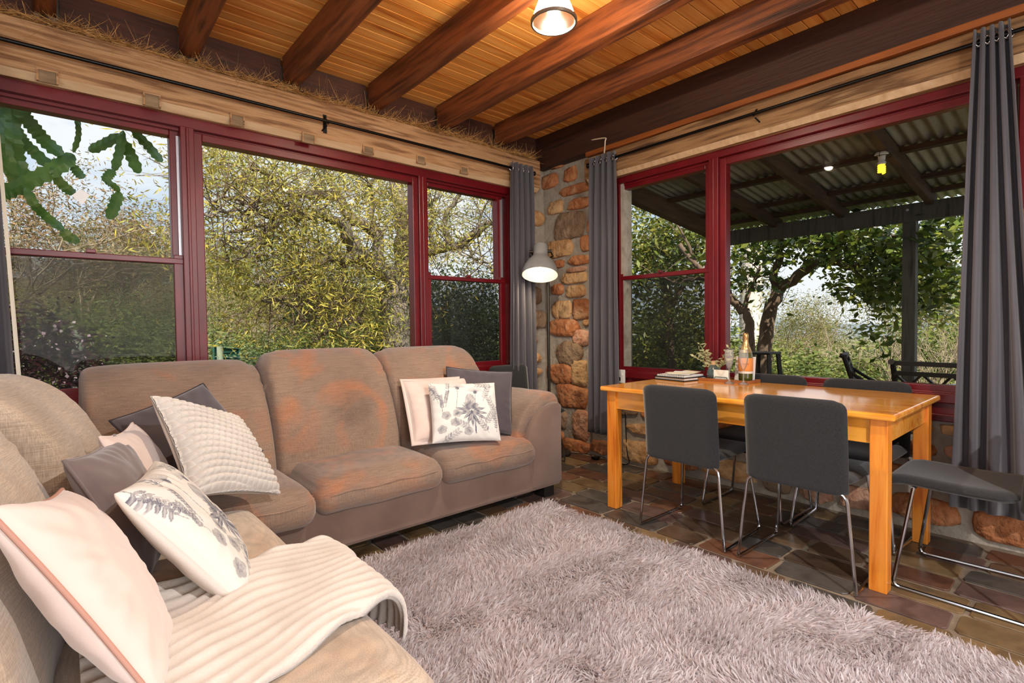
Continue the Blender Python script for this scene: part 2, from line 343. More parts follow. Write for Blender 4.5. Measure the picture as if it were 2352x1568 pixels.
# lintel beams --------------------------------------------------------
def lintel(name, pr, fn, u0, u1, m_a, n=46):
    """pr: cross-section (d out of the wall, z); the last edge is the chamfer"""
    m = MB(); k = len(pr)
    for i in range(n + 1):
        u = u0 + (u1 - u0) * i / n
        for j, (d, z) in enumerate(pr):
            q = .007 * noise.noise(Vector((u * 2.3, j * 3.1, 4))) + .004 * noise.noise(Vector((u * 9, j * 7, 1)))
            m.v.append(tuple(fn(u, z + q * (1 if j not in (0,) else .3), d + q)))
    for i in range(n):
        for j in range(k): m.f.append((i*k+j, i*k+(j+1)%k, (i+1)*k+(j+1)%k, (i+1)*k+j))
    m.f += [tuple(range(k)), tuple(n*k + j for j in range(k))[::-1]]
    o = m.build(name, m_a, None, smooth=True); bm = bmesh.new(); bm.from_mesh(o.data); bmesh.ops.recalc_face_normals(bm, faces=bm.faces); bm.to_mesh(o.data); bm.free()
    o['kind'] = 'structure'; return o
fl2 = lambda u, z, d: Vector((u, -d, z)); fr2 = lambda u, z, d: Vector((-d, u, z))
prof = [(-.10, 2.345), (.05, 2.345), (.085, 2.378), (.088, 2.45), (.088, 2.55), (.082, 2.618), (.07, 2.632), (-.10, 2.632)]
lin_l = lintel('trim_1', prof, fl2, -6.0, -.09, m_lintel)
prof_r = [(-.14, 2.322), (.01, 2.322), (.045, 2.352), (.048, 2.42), (.048, 2.49), (.042, 2.525), (.03, 2.536), (-.14, 2.536)]
lin_r = lintel('trim_2', prof_r, fr2, -6.4, -.58, m_lintel_r)
for o, fn, u0, u1, q in ((lin_l, fl2, -6.0, -.10, (.0865, .0515, 2.3775, 2.3445)), (lin_r, fr2, -6.4, -.60, (.0465, .0115, 2.3515, 2.3215))):
    m = MB(); n = 46
    for i in range(n + 1):
        u = u0 + (u1 - u0) * i / n; e = .008 * noise.noise(Vector((u * 3, 2, 9)))
        m.v += [tuple(fn(u, q[2] + e, q[0] + .002)), tuple(fn(u, q[3] - .001, q[1] + .003))]
    m.f = [(2*i, 2*i+1, 2*i+3, 2*i+2) for i in range(n)]
    m.build('lit_edge_strip', m_bevel, o)  # pale strip along the chamfer, its lit look put into the colour
# mortise pockets cut along the foot and head of the left lintel (shallow sunk pads with shadowed rims)
m_pocket = nmat('weathered_pocket', [rgb(112,90,66), rgb(158,132,100)], 6, (1, 6, 6), .8, bump=.3)
for (a, b, ww, hh) in ((109,177,40,26),(349,232,32,26),(545,277,26,22),(709,319,24,20),(846,346,20,16),(967,368,16,16),(1066,392,14,14)):
    c = pix(a, b, 1, -.09); e = pix(a + ww, b, 1, -.09).x - c.x; hz = pix(a, b, 1, -.09).z - pix(a, b + hh, 1, -.09).z; t = .008
    m = MB(); x0, x1, z0, z1 = c.x - e/2, c.x + e/2, c.z - hz/2, c.z + hz/2
    m.box((x0, -.091, z0), (x1, -.086, z1)); m.build('pocket', m_pocket, lin_l)
    m = MB(); m.box((x0 - t, -.097, z1), (x1 + t, -.084, z1 + t)).box((x1, -.097, z0), (x1 + t, -.084, z1)).box((x0 - t, -.096, z0), (x0, -.084, z1)); m.build('pocket_rim', m_lintel, lin_l)
MB().box((-.058, -6.4, 2.538), (.11, -.6, 2.576)).build('trim_3', nmat('warm_board', [rgb(120,60,22), rgb(168,92,38)], 2, (9, .8, 9), .5), None, bevel=.004)['kind'] = 'structure'
# iron hook on a joist and dry straw packed along the top of the left lintel
m_straw = nmat('dry_straw', [rgb(140,92,44), rgb(196,146,84), rgb(214,172,112)], 30, rough=.8)
def ribbons(n, fstart, fdir, length, width, seg=3, curl=.5, seed=1):
    r = np.random.default_rng(seed); P = fstart(n, r); D = fdir(n, r); D /= np.linalg.norm(D, axis=1)[:, None]
    Ls = length[0] + (length[1] - length[0]) * r.random(n); W = width * (.6 + .8 * r.random(n)); side = np.cross(D, r.normal(size=(n, 3))); side /= np.linalg.norm(side, axis=1)[:, None]
    bend = np.cross(D, side) * r.normal(size=(n, 1)) * curl; V = np.zeros((n, (seg + 1) * 2, 3))
    for i in range(seg + 1):
        t = i / seg; c = P + D * (Ls * t)[:, None] + bend * (Ls * t * t)[:, None]; wd = (W * (1 - .7 * t))[:, None] * side / 2; V[:, 2*i] = c - wd; V[:, 2*i+1] = c + wd
    base = (np.arange(n) * (seg + 1) * 2)[:, None]
    Fq = np.concatenate([base + np.array([2*i, 2*i+1, 2*i+3, 2*i+2]) for i in range(seg)], 1).reshape(-1, 4)
    return V.reshape(-1, 3), Fq
def st(n, r):
    x = -3.9 + 3.75 * r.random(n); dens = .5 + .5 * np.sin(x * 9) * np.sin(x * 3.7 + 1)
    return np.stack([x, -.075 + .07 * r.random(n), 2.632 + .045 * r.random(n) * dens], 1)
hk = pix(690, 200, 1, -.12); hook = thing('iron_hook', 'small rusty iron hook under the joist above the sofa window', 'hook', tuple(hk))
MB().tube([(hk.x, hk.y, 2.70), (hk.x, hk.y, 2.66), (hk.x - .006, hk.y, 2.635), (hk.x + .008, hk.y - .012, 2.622), (hk.x + .014, hk.y - .02, 2.634)], .004, 6).build('shank', mat('rusty_iron', rgb(58, 34, 24), .8, .4), hook, smooth=True)
V, Fq = ribbons(7500, st, lambda n, r: np.stack([r.normal(size=n), -.2 + .45 * r.normal(size=n), .12 * r.normal(size=n)], 1), (.02, .09), .003, curl=.8, seed=3)
tag(np_mesh('dry_straw', V, Fq, m_straw), 'dry straw and grass packed along the top of the timber beam above the sofa', 'straw', kind='stuff')

# windows ------------------------------------------------------------
GY, GX = .055, .095                            # glass planes
def LW(px, py, y=.0): return pix(px, py, 1, y)
def window(name, fn, u_edges, parts, head, sill, sill_low, gd):
    """fn(u, d, z) with d out into the room; u ascending; parts: list of (u0,u1,kind)"""
    root = struct(name)
    def bx(nm, u0, u1, z0, z1, d0, d1, mt=m_red, par=None, bev=.004):
        a, b = fn(u0, d0, z0), fn(u1, d1, z1); lo = [min(a[i], b[i]) for i in range(3)]; hi = [max(a[i], b[i]) for i in range(3)]
        return MB().box(lo, hi).build(nm, mt, par or root, bevel=bev)
    U0, U1 = u_edges
    bx('head', U0, U1, head - .065, head, -gd - .02, .02); bx('head_bead', U0 + .05, U1 - .05, head - .082, head - .062, -gd - .02, -.012)
    bx('sill', U0 - .02, U1 + .02, sill_low, sill - .09, -gd - .05, .0); bx('sill_rail', U0, U1, sill - .09, sill - .04, -gd - .02, .03); bx('sill_bead', U0, U1, sill - .045, sill - .032, -gd, .012)
    bx('jamb', U0, U0 + .055, sill - .05, head - .06, -gd - .02, .018); bx('jamb', U1 - .055, U1, sill - .05, head - .06, -gd - .02, .018)
    for i in range(len(parts) - 1):
        a, b = parts[i][1], parts[i + 1][0]; mid = (a + b) / 2
        bx('mullion', mid - .035, mid + .035, sill - .05, head - .06, -gd - .02, .022); bx('mullion_bead', mid - .008, mid + .008, sill - .04, head - .065, .0, .030)
    for (u0, u1, kind, rail) in parts:                     # u0,u1 = glass edges
        if kind == 'fixed':
            g = bx('glass_pane', u0 - .01, u1 + .01, sill - .03, head - .10, -gd - .004, -gd, m_glass, None, 0)
            for (a, b) in ((u0 - .045, u0), (u1, u1 + .045)): bx('sash_stile', a, b, sill - .04, head - .075, -gd - .03, -.004)
            bx('sash_rail', u0, u1, head - .118, head - .075, -gd - .03, -.004); bx('sash_rail', u0, u1, sill - .045, sill, -gd - .03, -.004)
        else:
            zt = head - .11                                # upper sash sits further out, lower sash in front with the insect screen behind it
            for (a, b) in ((u0 - .055, u0), (u1, u1 + .055)):
                bx('upper_sash_stile', a, b, rail - .02, head - .07, -gd - .05, -gd + .02); bx('lower_sash_stile', a, b, sill - .05, rail + .02, -gd + .02, -.002)
                e = a if a < u0 - .01 and b <= u0 + .01 else b
            bx('upper_sash_rail', u0, u1, zt, head - .07, -gd - .05, -gd + .02); bx('meeting_rail', u0 - .05, u1 + .05, rail - .032, rail, -gd - .02, .002)
            bx('lower_sash_rail', u0, u1, sill - .05, sill, -gd + .02, -.002)
            bx('upper_glass_pane', u0 - .01, u1 + .01, rail - .01, zt + .01, -gd - .022, -gd - .018, m_glass, None, 0)
            bx('lower_glass_pane', u0 - .01, u1 + .01, sill - .01, rail - .02, -gd + .038, -gd + .042, m_glass, None, 0)
            s_ = bx('fly_screen', u0 - .05, u1 + .05, sill - .02, rail - .03, -gd - .062, -gd - .060, m_screen, None, 0)
            m_ = fn((u0 + u1) / 2, .006, rail + .006); MB().box((m_[0]-.02, m_[1]-.012, m_[2]-.008), (m_[0]+.02, m_[1]+.012, m_[2]+.012)).build('sash_lock', m_red, root, bevel=.003)
            for a in (u0 - .058, u1 + .03): bx('spring_balance', a, a + .014, sill, head - .11, -gd - .0, -.02, m_silver, None, 0)
    return root
kL = (3.51518 + GY) / 3.51518; fx = lambda x: CAM.x + (x - CAM.x) * kL; fzl = lambda z: CAM.z + (z - CAM.z) * kL
win1 = window('window_1', lambda u, d, z: (u, -d, z), (fx(-3.80), fx(-.405)), [(fx(-3.66), fx(-2.935), 'hung', fzl(1.53)), (fx(-2.778), fx(-1.394), 'fixed', 0), (fx(-1.245), fx(-.545), 'hung', fzl(1.53))], 2.350, .83, .55, GY)
kR = (3.43286 + GX) / 3.43286; fy = lambda y: CAM.y + (y - CAM.y) * kR; fzr = lambda z: CAM.z + (z - CAM.z) * kR
win2 = window('window_2', lambda u, d, z: (WX - .005 - d, u, z), (-3.27, fy(-.89)), [(-3.16, fy(-1.81), 'fixed', 0), (fy(-1.655), fy(-.965), 'hung', fzr(1.512))], 2.338, fzr(.797), .60, GX - WX + .005)
MB().box((WX - .03, -.90, .60), (WX + .02, -3.3, .64)).build('sill_apron', m_red, win2, bevel=.004)
# little white square decal stuck on the left pane
c = pix(186, 452, 1, GY + .015); a = pix(163, 452, 1, GY + .015); b = pix(186, 432, 1, GY + .015); m = MB()
e1 = pix(207, 448, 1, GY + .015); e2 = pix(186, 434, 1, GY + .015); e3 = pix(164, 449, 1, GY + .015); e4 = pix(189, 470, 1, GY + .015)
m.add([(p_.x, p_.y - d_, p_.z) for d_ in (0, .001) for p_ in (e1, e2, e3, e4)], [(3,2,1,0), (4,5,6,7), (0,1,5,4), (1,2,6,5), (2,3,7,6), (3,0,4,7)])
m.build('glass_decal', mat('white_decal', rgb(248, 250, 252), .5), win1)
# frames of the unseen rear window, added to carry the fill, and the side door
win3 = struct('window_3'); win4 = struct('door_1')
for (x0, x1) in ((-4.5, -4.42), (-3.04, -2.96), (-1.58, -1.5)): MB().box((x0, -6.6, .5), (x1, -6.5, 2.45)).build('frame_post', m_red, win3)
for (y0, y1) in ((-4.3, -4.22), (-3.34, -3.26), (-2.38, -2.3)): MB().box((-5.8, y0, 0), (-5.7, y1, 2.45)).build('frame_post', m_red, win4)
for a in (0, 1):
    MB().box((-4.42 + a * 1.46, -6.56, .5), (-3.04 + a * 1.46, -6.555, 2.45)).build('glass_pane', m_glass, win3); MB().box((-5.76, -4.22 + a * .96, 0), (-5.755, -3.34 + a * .96, 2.45)).build('glass_pane', m_glass, win4)
# ------------------------------------------------------------------ soft furnishings
def spl(p, k=8):
    p = [Vector(a) for a in p]; o = []
    for i in range(len(p) - 1):
        a, b, c, d = p[max(i-1,0)], p[i], p[i+1], p[min(i+2,len(p)-1)]
        for j in range(k):
            t = j / k; o.append(.5 * ((2*b) + (c-a)*t + (2*a-5*b+4*c-d)*t*t + (3*b-a-3*c+d)*t**3))
    return o + [p[-1]]
def cube_grid(n):
    nx, ny, nz_ = n; idx = {}; V = []; Fq = []
    def vid(i, j, k):
        key = (i, j, k)
        if key not in idx: idx[key] = len(V); V.append((2*i/nx-1, 2*j/ny-1, 2*k/nz_-1))
        return idx[key]
    for k in (0, nz_):
        for i in range(nx):
            for j in range(ny):
                q = [vid(i,j,k), vid(i+1,j,k), vid(i+1,j+1,k), vid(i,j+1,k)]; Fq.append(q if k else q[::-1])
    for j in (0, ny):
        for i in range(nx):
            for k in range(nz_):
                q = [vid(i,j,k), vid(i+1,j,k), vid(i+1,j,k+1), vid(i,j,k+1)]; Fq.append(q[::-1] if j else q)
    for i in (0, nx):
        for j in range(ny):
            for k in range(nz_):
                q = [vid(i,j,k), vid(i,j+1,k), vid(i,j+1,k+1), vid(i,j,k+1)]; Fq.append(q if i else q[::-1])
    return np.array(V), np.array(Fq)
def rbox(w, d, h, r, n):
    U, Fq = cube_grid(n); half = np.array([w, d, h]) / 2; P = np.sign(U) * (1 - (1 - np.abs(U)) ** 1.25) * half
    rr = np.minimum(r, half * .98); inner = np.clip(P, -(half - rr), half - rr); D = P - inner
    q = D / rr; L_ = np.linalg.norm(q, axis=1); L_[L_ < 1e-9] = 1
    mx_ = np.abs(q).max(axis=1); V = inner + D * (mx_ / L_)[:, None]
    return V, Fq, U
def vnoise(P, s, k=0): return np.array([noise.noise(Vector((p[0]*s + k, p[1]*s, p[2]*s))) for p in P])
def linen(name, cols, stain, amt):
    m = nmat(name, cols, 2.2, rough=.85, bump=.25, bscale=150, bdist=.003, sheen=.3, detail=4); t = m.node_tree; N = t.nodes; K = t.links.new; b = N['Principled BSDF']; src = b.inputs['Base Color'].links[0].from_socket
    tc = N.new('ShaderNodeTexCoord'); col = src
    n = N.new('ShaderNodeTexNoise'); n.inputs['Scale'].default_value = 3.1; n.inputs['Detail'].default_value = 3; n.inputs['Distortion'].default_value = 1.2; K(tc.outputs['Object'], n.inputs['Vector'])
    r = N.new('ShaderNodeMapRange'); r.inputs['From Min'].default_value = .53; r.inputs['From Max'].default_value = .70; r.inputs['To Max'].default_value = amt; K(n.outputs['Fac'], r.inputs['Value'])
    x = N.new('ShaderNodeMix'); x.data_type = 'RGBA'; x.inputs['B'].default_value = stain; K(r.outputs[0], x.inputs['Factor']); K(col, x.inputs['A']); col = x.outputs['Result']
    for sc_ in ((16, 16, 420), (420, 420, 16)):
        mp = N.new('ShaderNodeMapping'); mp.inputs['Scale'].default_value = sc_; K(tc.outputs['Object'], mp.inputs['Vector']); q = N.new('ShaderNodeTexNoise'); q.inputs['Scale'].default_value = 1; q.inputs['Detail'].default_value = 1; K(mp.outputs[0], q.inputs['Vector'])
        g = N.new('ShaderNodeMapRange'); g.inputs['From Min'].default_value = .3; g.inputs['From Max'].default_value = .7; g.inputs['To Min'].default_value = .82; g.inputs['To Max'].default_value = 1.16; K(q.outputs['Fac'], g.inputs['Value']); h = N.new('ShaderNodeHueSaturation'); K(g.outputs[0], h.inputs['Value']); K(col, h.inputs['Color']); col = h.outputs[0]
    K(col, b.inputs['Base Color']); return m
m_linen = linen('brown_linen', [rgb(112,92,79), rgb(136,113,97), rgb(148,122,102)], rgb(178,110,68), .55)
m_linen_pale = linen('pale_linen', [rgb(160,142,123), rgb(186,168,149), rgb(194,174,153)], rgb(180,140,100), .4)  # lighter tone of the brown linen, for the return cushions
m_taupe = nmat('taupe_velvet', [rgb(104,82,70), rgb(124,100,88)], 5, rough=.8, bump=.15, bscale=120, bdist=.002, sheen=.4)
m_black_wood = mat('black_foot', rgb(22, 20, 18), .5)

sofa = thing('corner_sofa', 'large brown linen corner sofa with worn orange patches along the window', 'sofa', (-2.4, -.7, 0))
def seat_cushion(name, c, w, d, h, mt, ax='y', seed=0, rot=0, crown=.035):
    V, Fq, U = rbox(w, d, h, .07, (26, 20, 8)); top = np.clip(U[:, 2], 0, 1)
    V[:, 2] += crown * (1 - U[:, 0] ** 4) * (1 - U[:, 1] ** 4) * np.clip(U[:, 2] + .2, 0, 1)
    V[:, 1 if ax == 'y' else 0] += -.0 * top
    V += (vnoise(V, 5, seed) * .006 * (np.abs(U).max(1) > .99))[:, None] * np.array([.3, .3, 1])
    ca, sa = math.cos(rot), math.sin(rot); X = V[:, 0] * ca - V[:, 1] * sa; Y = V[:, 0] * sa + V[:, 1] * ca
    V = np.stack([X + c[0], Y + c[1], V[:, 2] + c[2]], 1)
    o = np_mesh(name, V, Fq, mt, sofa, True)
    # seam cord around the front
    s = []; hw, hd = w / 2 - .003, d / 2 - .003
    for i in range(33):
        t = -1 + 2 * i / 32; x = hw * t; y = -hd + (.07 * (abs(t) - .85) / .15 if abs(t) > .85 else 0)
        s.append((x * ca - y * sa + c[0], x * sa + y * ca + c[1], c[2] + h * .18 + .004 * math.sin(9 * t)))
    MB().tube(s, .0035, 6).build('seam', mt, o, smooth=True)
    return o
def back_cushion(c, w, d, h, mt, lean, rot=0, seed=0, crown=.04, gather=(1, 1)):
    """a padded section (depth, height) swept along the width, pinched into pleats at the top corners"""
    pr = [(.46,-.50),(.0,-.51),(-.44,-.50),(-.55,-.36),(-.60,-.12),(-.57,.12),(-.46,.32),(-.24,.46),(.06,.51),(.34,.44),(.48,.25),(.52,-.1)]
    cl = spl([(p_[0], p_[1], 0) for p_ in pr] + [(pr[0][0], pr[0][1], 0)], 5)[:-1]; cl = np.array([(q_[0] * d, q_[1] * h) for q_ in cl]); m_ = len(cl); n = 52; V = []
    us = np.sin(np.linspace(-PI / 2, PI / 2, n + 1)); us = .55 * us + .45 * np.linspace(-1, 1, n + 1)
    for u in us:
        e = max(0.0, (abs(u) - .86) / .14); s_ = math.sqrt(max(0, 1 - e ** 3)) * .34 + .66
        for (yy, zz_) in cl:
            t_ = zz_ / h + .5; y_ = yy * s_; z_ = (zz_ + .5 * h) * (1 - (1 - s_) * .22) - .5 * h; x_ = u * w / 2
            face = 1 / (1 + math.exp(yy * 40)); top = max(0., min(1., (t_ - .55) / .45))
            g = gather[0 if u < 0 else 1] * math.exp(-((1 - abs(u)) / .16) ** 2) * top
            ang = math.atan2(z_ - h * .26, (w / 2 - abs(x_)) + .03); y_ += .017 * g * math.sin(ang * 16 + seed) ; z_ += .010 * g * math.sin(ang * 16 + seed + 1) - .03 * g
            y_ += face * (.007 * math.sin(x_ * 30 + 3 * math.sin(z_ * 5 + seed) + seed) * max(0, t_ - .3) + .016 * noise.noise(Vector((x_ * 6 + seed, z_ * 2.2, seed))) + .004 * noise.noise(Vector((x_ * 15 + seed, z_ * 6, 3)))) 
            y_ += -.02 * face * (1 - u * u) * math.sin(PI * min(1, max(0, t_))) ; z_ += .015 * top * (1 - u ** 4); y_ += lean * (t_ - .1)
            V.append((x_, y_, z_))
    base = len(V); V = V + [(-w / 2 - .012, lean * .4, 0), (w / 2 + .012, lean * .4, 0)]; V = np.array(V)
    F_ = [(i*m_+j, i*m_+(j+1)%m_, (i+1)*m_+(j+1)%m_, (i+1)*m_+j) for i in range(n) for j in range(m_)]
    ca, sa = math.cos(rot), math.sin(rot); P = np.stack([V[:, 0] * ca - V[:, 1] * sa + c[0], V[:, 0] * sa + V[:, 1] * ca + c[1], V[:, 2] + c[2]], 1)
    m = MB(); m.v = [tuple(q_) for q_ in P]; m.f = F_ + [((j+1)%m_, j, base) for j in range(m_)] + [(n*m_+j, n*m_+(j+1)%m_, base + 1) for j in range(m_)]
    o = m.build('back_cushion', mt, sofa, smooth='all'); bm = bmesh.new(); bm.from_mesh(o.data); bmesh.ops.recalc_face_normals(bm, faces=bm.faces); bm.to_mesh(o.data); bm.free(); o.data.polygons.foreach_set('use_smooth', [True] * len(o.data.polygons)); return o
SZ = .405
# main run under the window
seat_cushion('seat_cushion', (-1.535, -.83, SZ - .075), .70, .70, .15, m_linen, seed=1)
seat_cushion('seat_cushion', (-2.225, -.83, SZ - .075), .70, .70, .15, m_linen, seed=2)
seat_cushion('seat_cushion', (-2.92, -.90, SZ - .08), .68, .66, .16, m_linen, seed=3)
# the return towards the room
seat_cushion('seat_cushion', (-3.16, -1.58, SZ - .075), .68, .62, .15, m_linen_pale, seed=4, rot=PI/2)
seat_cushion('seat_cushion', (-3.17, -2.27, SZ - .075), .72, .66, .15, m_linen_pale, seed=5, rot=PI/2)
back_cushion((-1.555, -.60, .675), .72, .30, .60, m_linen, .20, seed=1)
back_cushion((-2.262, -.60, .675), .70, .30, .62, m_linen, .20, seed=2)
back_cushion((-2.99, -.60, .645), .76, .30, .60, m_linen, .22, seed=5, gather=(0, 1))
back_cushion((-3.44, -1.20, .66), .66, .28, .60, m_linen_pale, .18, rot=PI/2 - .14, seed=7, gather=(0, 1))
back_cushion((-3.60, -1.98, .66), .80, .28, .60, m_linen_pale, .16, rot=PI/2 - .10, seed=9)
# frames
MB().box((-3.05, -1.12, .07), (-.93, -.16, .30)).build('base', m_taupe, sofa, bevel=.02)
MB().box((-3.80, -2.58, .07), (-2.86, -.16, .30)).build('base', m_taupe, sofa, bevel=.02)
MB().box((-3.30, -.34, .28), (-1.10, -.14, .80)).build('back_frame', m_taupe, sofa, bevel=.05, seg=3)
MB().box((-3.86, -2.5, .28), (-3.62, -.2, .80)).build('back_frame', m_taupe, sofa, bevel=.05, seg=3)
# right arm: padded quarter-round over a velvet end panel
ap = [(-1.30,.40),(-1.285,.47),(-1.25,.545),(-1.195,.61),(-1.125,.655),(-1.05,.685),(-.985,.690),(-.935,.672),(-.905,.625),(-.905,.575),(-.94,.56),(-1.02,.56),(-1.1,.53),(-1.18,.46),(-1.22,.40)]
def sweep(poly, ys, scale):
    m = MB(); n = len(poly); cx = sum(p[0] for p in poly) / n; cz = .5
    for y, s in zip(ys, scale):
        for (x, z) in poly: m.v.append((cx + (x - cx) * s, y, cz + (z - cz) * (1 + (s - 1) * 1.0)))
    for i in range(len(ys) - 1):
        for j in range(n): m.f.append((i*n+j, i*n+(j+1)%n, (i+1)*n+(j+1)%n, (i+1)*n+j))
    m.f += [tuple(range(n))[::-1], tuple((len(ys)-1)*n+j for j in range(n))]; return m
ys = [-1.085, -1.075, -1.05] + [-1.0 + i * .055 for i in range(15)] + [-.19]
sc_ = [.90, .96, .99] + [1.0 + .006 * math.sin(i * 2.1) for i in range(15)] + [.97]
o = sweep(ap, ys, sc_).build('arm_pad', m_linen, sofa, smooth='all'); bm = bmesh.new(); bm.from_mesh(o.data); bmesh.ops.recalc_face_normals(bm, faces=bm.faces); bmesh.ops.subdivide_edges(bm, edges=bm.edges, cuts=1, use_grid_fill=True, smooth=.5); bm.to_mesh(o.data); bm.free()
o.data.polygons.foreach_set('use_smooth', [True] * len(o.data.polygons))
pp = [(-1.195,.09),(-1.235,.30),(-1.235,.40),(-1.20,.48),(-1.15,.545),(-1.09,.59),(-1.02,.615),(-.955,.622),(-.925,.60),(-.925,.09)]
MB().prism(pp, lambda x, z: (x, -1.125, z), lambda x, z: (x, -1.07, z)).build('arm_panel', m_taupe, sofa, smooth=True, bevel=.012)
MB().box((-1.10, -1.09, .09), (-.925, -.18, .60)).build('arm_side', m_taupe, sofa, bevel=.02)
for (x, y) in ((-1.02, -1.05), (-1.02, -.25), (-2.5, -1.05), (-2.95, -2.5), (-3.75, -2.5), (-3.7, -.25)):
    MB().box((x - .045, y - .045, 0), (x + .045, y + .045, .075)).build('foot', m_black_wood, sofa)

# ------------------------------------------------------------------ throw cushions
def basis(n, yv):
    n = Vector(n).normalized(); y = Vector(yv); y = (y - n * y.dot(n)).normalized(); return y.cross(n), y, n
def pillow(name, label, mt, c, n, yv, w, h, T=.075, N=46, seed=0, group=None, edge=.06, wr=.006, relief=None, col=None, seam=None, flange=0, pw=.42, sag=0.0, cat='cushion', back=None):
    X, Y, Z_ = basis(n, yv); c = Vector(c)
    g = np.linspace(-1, 1, N + 1); u, v = np.meshgrid(g, g, indexing='ij'); u = u.ravel(); v = v.ravel(); M_ = (N + 1) ** 2
    thick = T * np.power(np.clip((1 - np.abs(u) ** 2.6) * (1 - np.abs(v) ** 2.6), 0, 1), pw)
    px = u * w / 2 * (1 - edge * (1 - v ** 2) * np.abs(u)); py = v * h / 2 * (1 - edge * (1 - u ** 2) * np.abs(v))
    py = py - sag * (1 - u ** 2) * np.clip(v, 0, 1) * h
    P2 = np.stack([px, py, np.zeros(M_)], 1); wn_ = vnoise(P2, 9, seed) + .5 * vnoise(P2, 21, seed + 5)
    rad = np.sin(np.arctan2(py, px) * 22 + seed) * np.clip((np.maximum(abs(u), abs(v)) - .55) / .45, 0, 1) * (1 - np.maximum(abs(u), abs(v)) ** 8)
    inside = np.clip(1 - np.maximum(abs(u), abs(v)) ** 6, 0, 1)
    zf = thick + wr * wn_ * inside + wr * .6 * rad; 
    if relief is not None: zf = zf + relief(u, v) * np.clip(1.25 - np.maximum(abs(u), abs(v)) ** 8, .3, 1)
    zb = -thick * .85 + wr * wn_ * inside
    bend = .03 * np.sin(seed) * u * v
    def W(pz): return np.stack([c[i] + X[i] * px + Y[i] * py + Z_[i] * (pz + bend * h) for i in range(3)], 1)
    V = np.concatenate([W(zf), W(zb)]); a = (np.arange(N)[:, None] * (N + 1) + np.arange(N)[None]).ravel()
    Ff = np.stack([a, a + N + 1, a + N + 2, a + 1], 1); Fq = np.concatenate([Ff, Ff[:, ::-1] + M_])
    rim = [i * (N + 1) for i in range(N)] + [N * (N + 1) + j for j in range(N)] + [i * (N + 1) + N for i in range(N, 0, -1)] + [j for j in range(N, 0, -1)]
    k = len(rim); Fr = np.array([(rim[i], rim[(i + 1) % k] , rim[(i + 1) % k] + M_, rim[i] + M_) for i in range(k)]); Fq = np.concatenate([Fq, Fr])
    root = thing(name, label, cat, tuple(c - Vector((0, 0, h * .4))), 0, group)
    cc = None
    if col is not None: cc = np.concatenate([col(u, v), np.tile(np.array(back or (.85, .80, .74)), (M_, 1))])
    np_mesh('cover', V, Fq, mt, root, True, col=cc)
    rp = [Vector(V[i] * .5 + V[i + M_] * .5) for i in rim]
    if flange:
        m = MB(); cm = c; q = [p_ + ((p_ - cm) - Z_ * (p_ - cm).dot(Z_)).normalized() * flange for p_ in rp]; k = len(rp)
        t_ = Z_ * .003
        m.v = [tuple(p_ + t_) for p_ in rp] + [tuple(p_ + t_ * .6) for p_ in q] + [tuple(p_ - t_ * .6) for p_ in q] + [tuple(p_ - t_) for p_ in rp]
        for i in range(k):
            j = (i + 1) % k
            for L_ in range(3): m.f.append((L_*k+i, L_*k+j, (L_+1)*k+j, (L_+1)*k+i))
        m.build('flange', seam or mt, root, smooth='all')
    elif seam is not None:
        m = MB(); pts = rp + [rp[0]]; m.tube(pts, .0045, 6, cap=False); m.build('piping', seam, root, smooth='all')
    return root
m_pink = nmat('blush_velvet', [rgb(204,180,170), rgb(220,199,190), rgb(226,208,200)], 4, rough=.85, bump=.15, bscale=60, bdist=.004, sheen=.5)
m_slate = nmat('slate_velvet', [rgb(62,54,60), rgb(80,72,78)], 5, rough=.8, bump=.15, bscale=60, bdist=.003, sheen=.5)
m_mauve = nmat('mauve_grey_velvet', [rgb(98,84,84), rgb(122,108,106)], 5, rough=.8, bump=.15, bscale=60, bdist=.003, sheen=.5)
m_cord = nmat('pale_grey_cord', [rgb(196,188,180), rgb(216,210,203)], 5, rough=.9, bump=.2, bscale=90, bdist=.003, sheen=.3)
m_print = tint_mat('printed_cotton', .85, .3, bump=.15, bscale=120)
m_piping_d = mat('dark_piping', rgb(46, 38, 42), .8); m_piping_r = mat('rose_piping', rgb(186, 140, 124), .8)
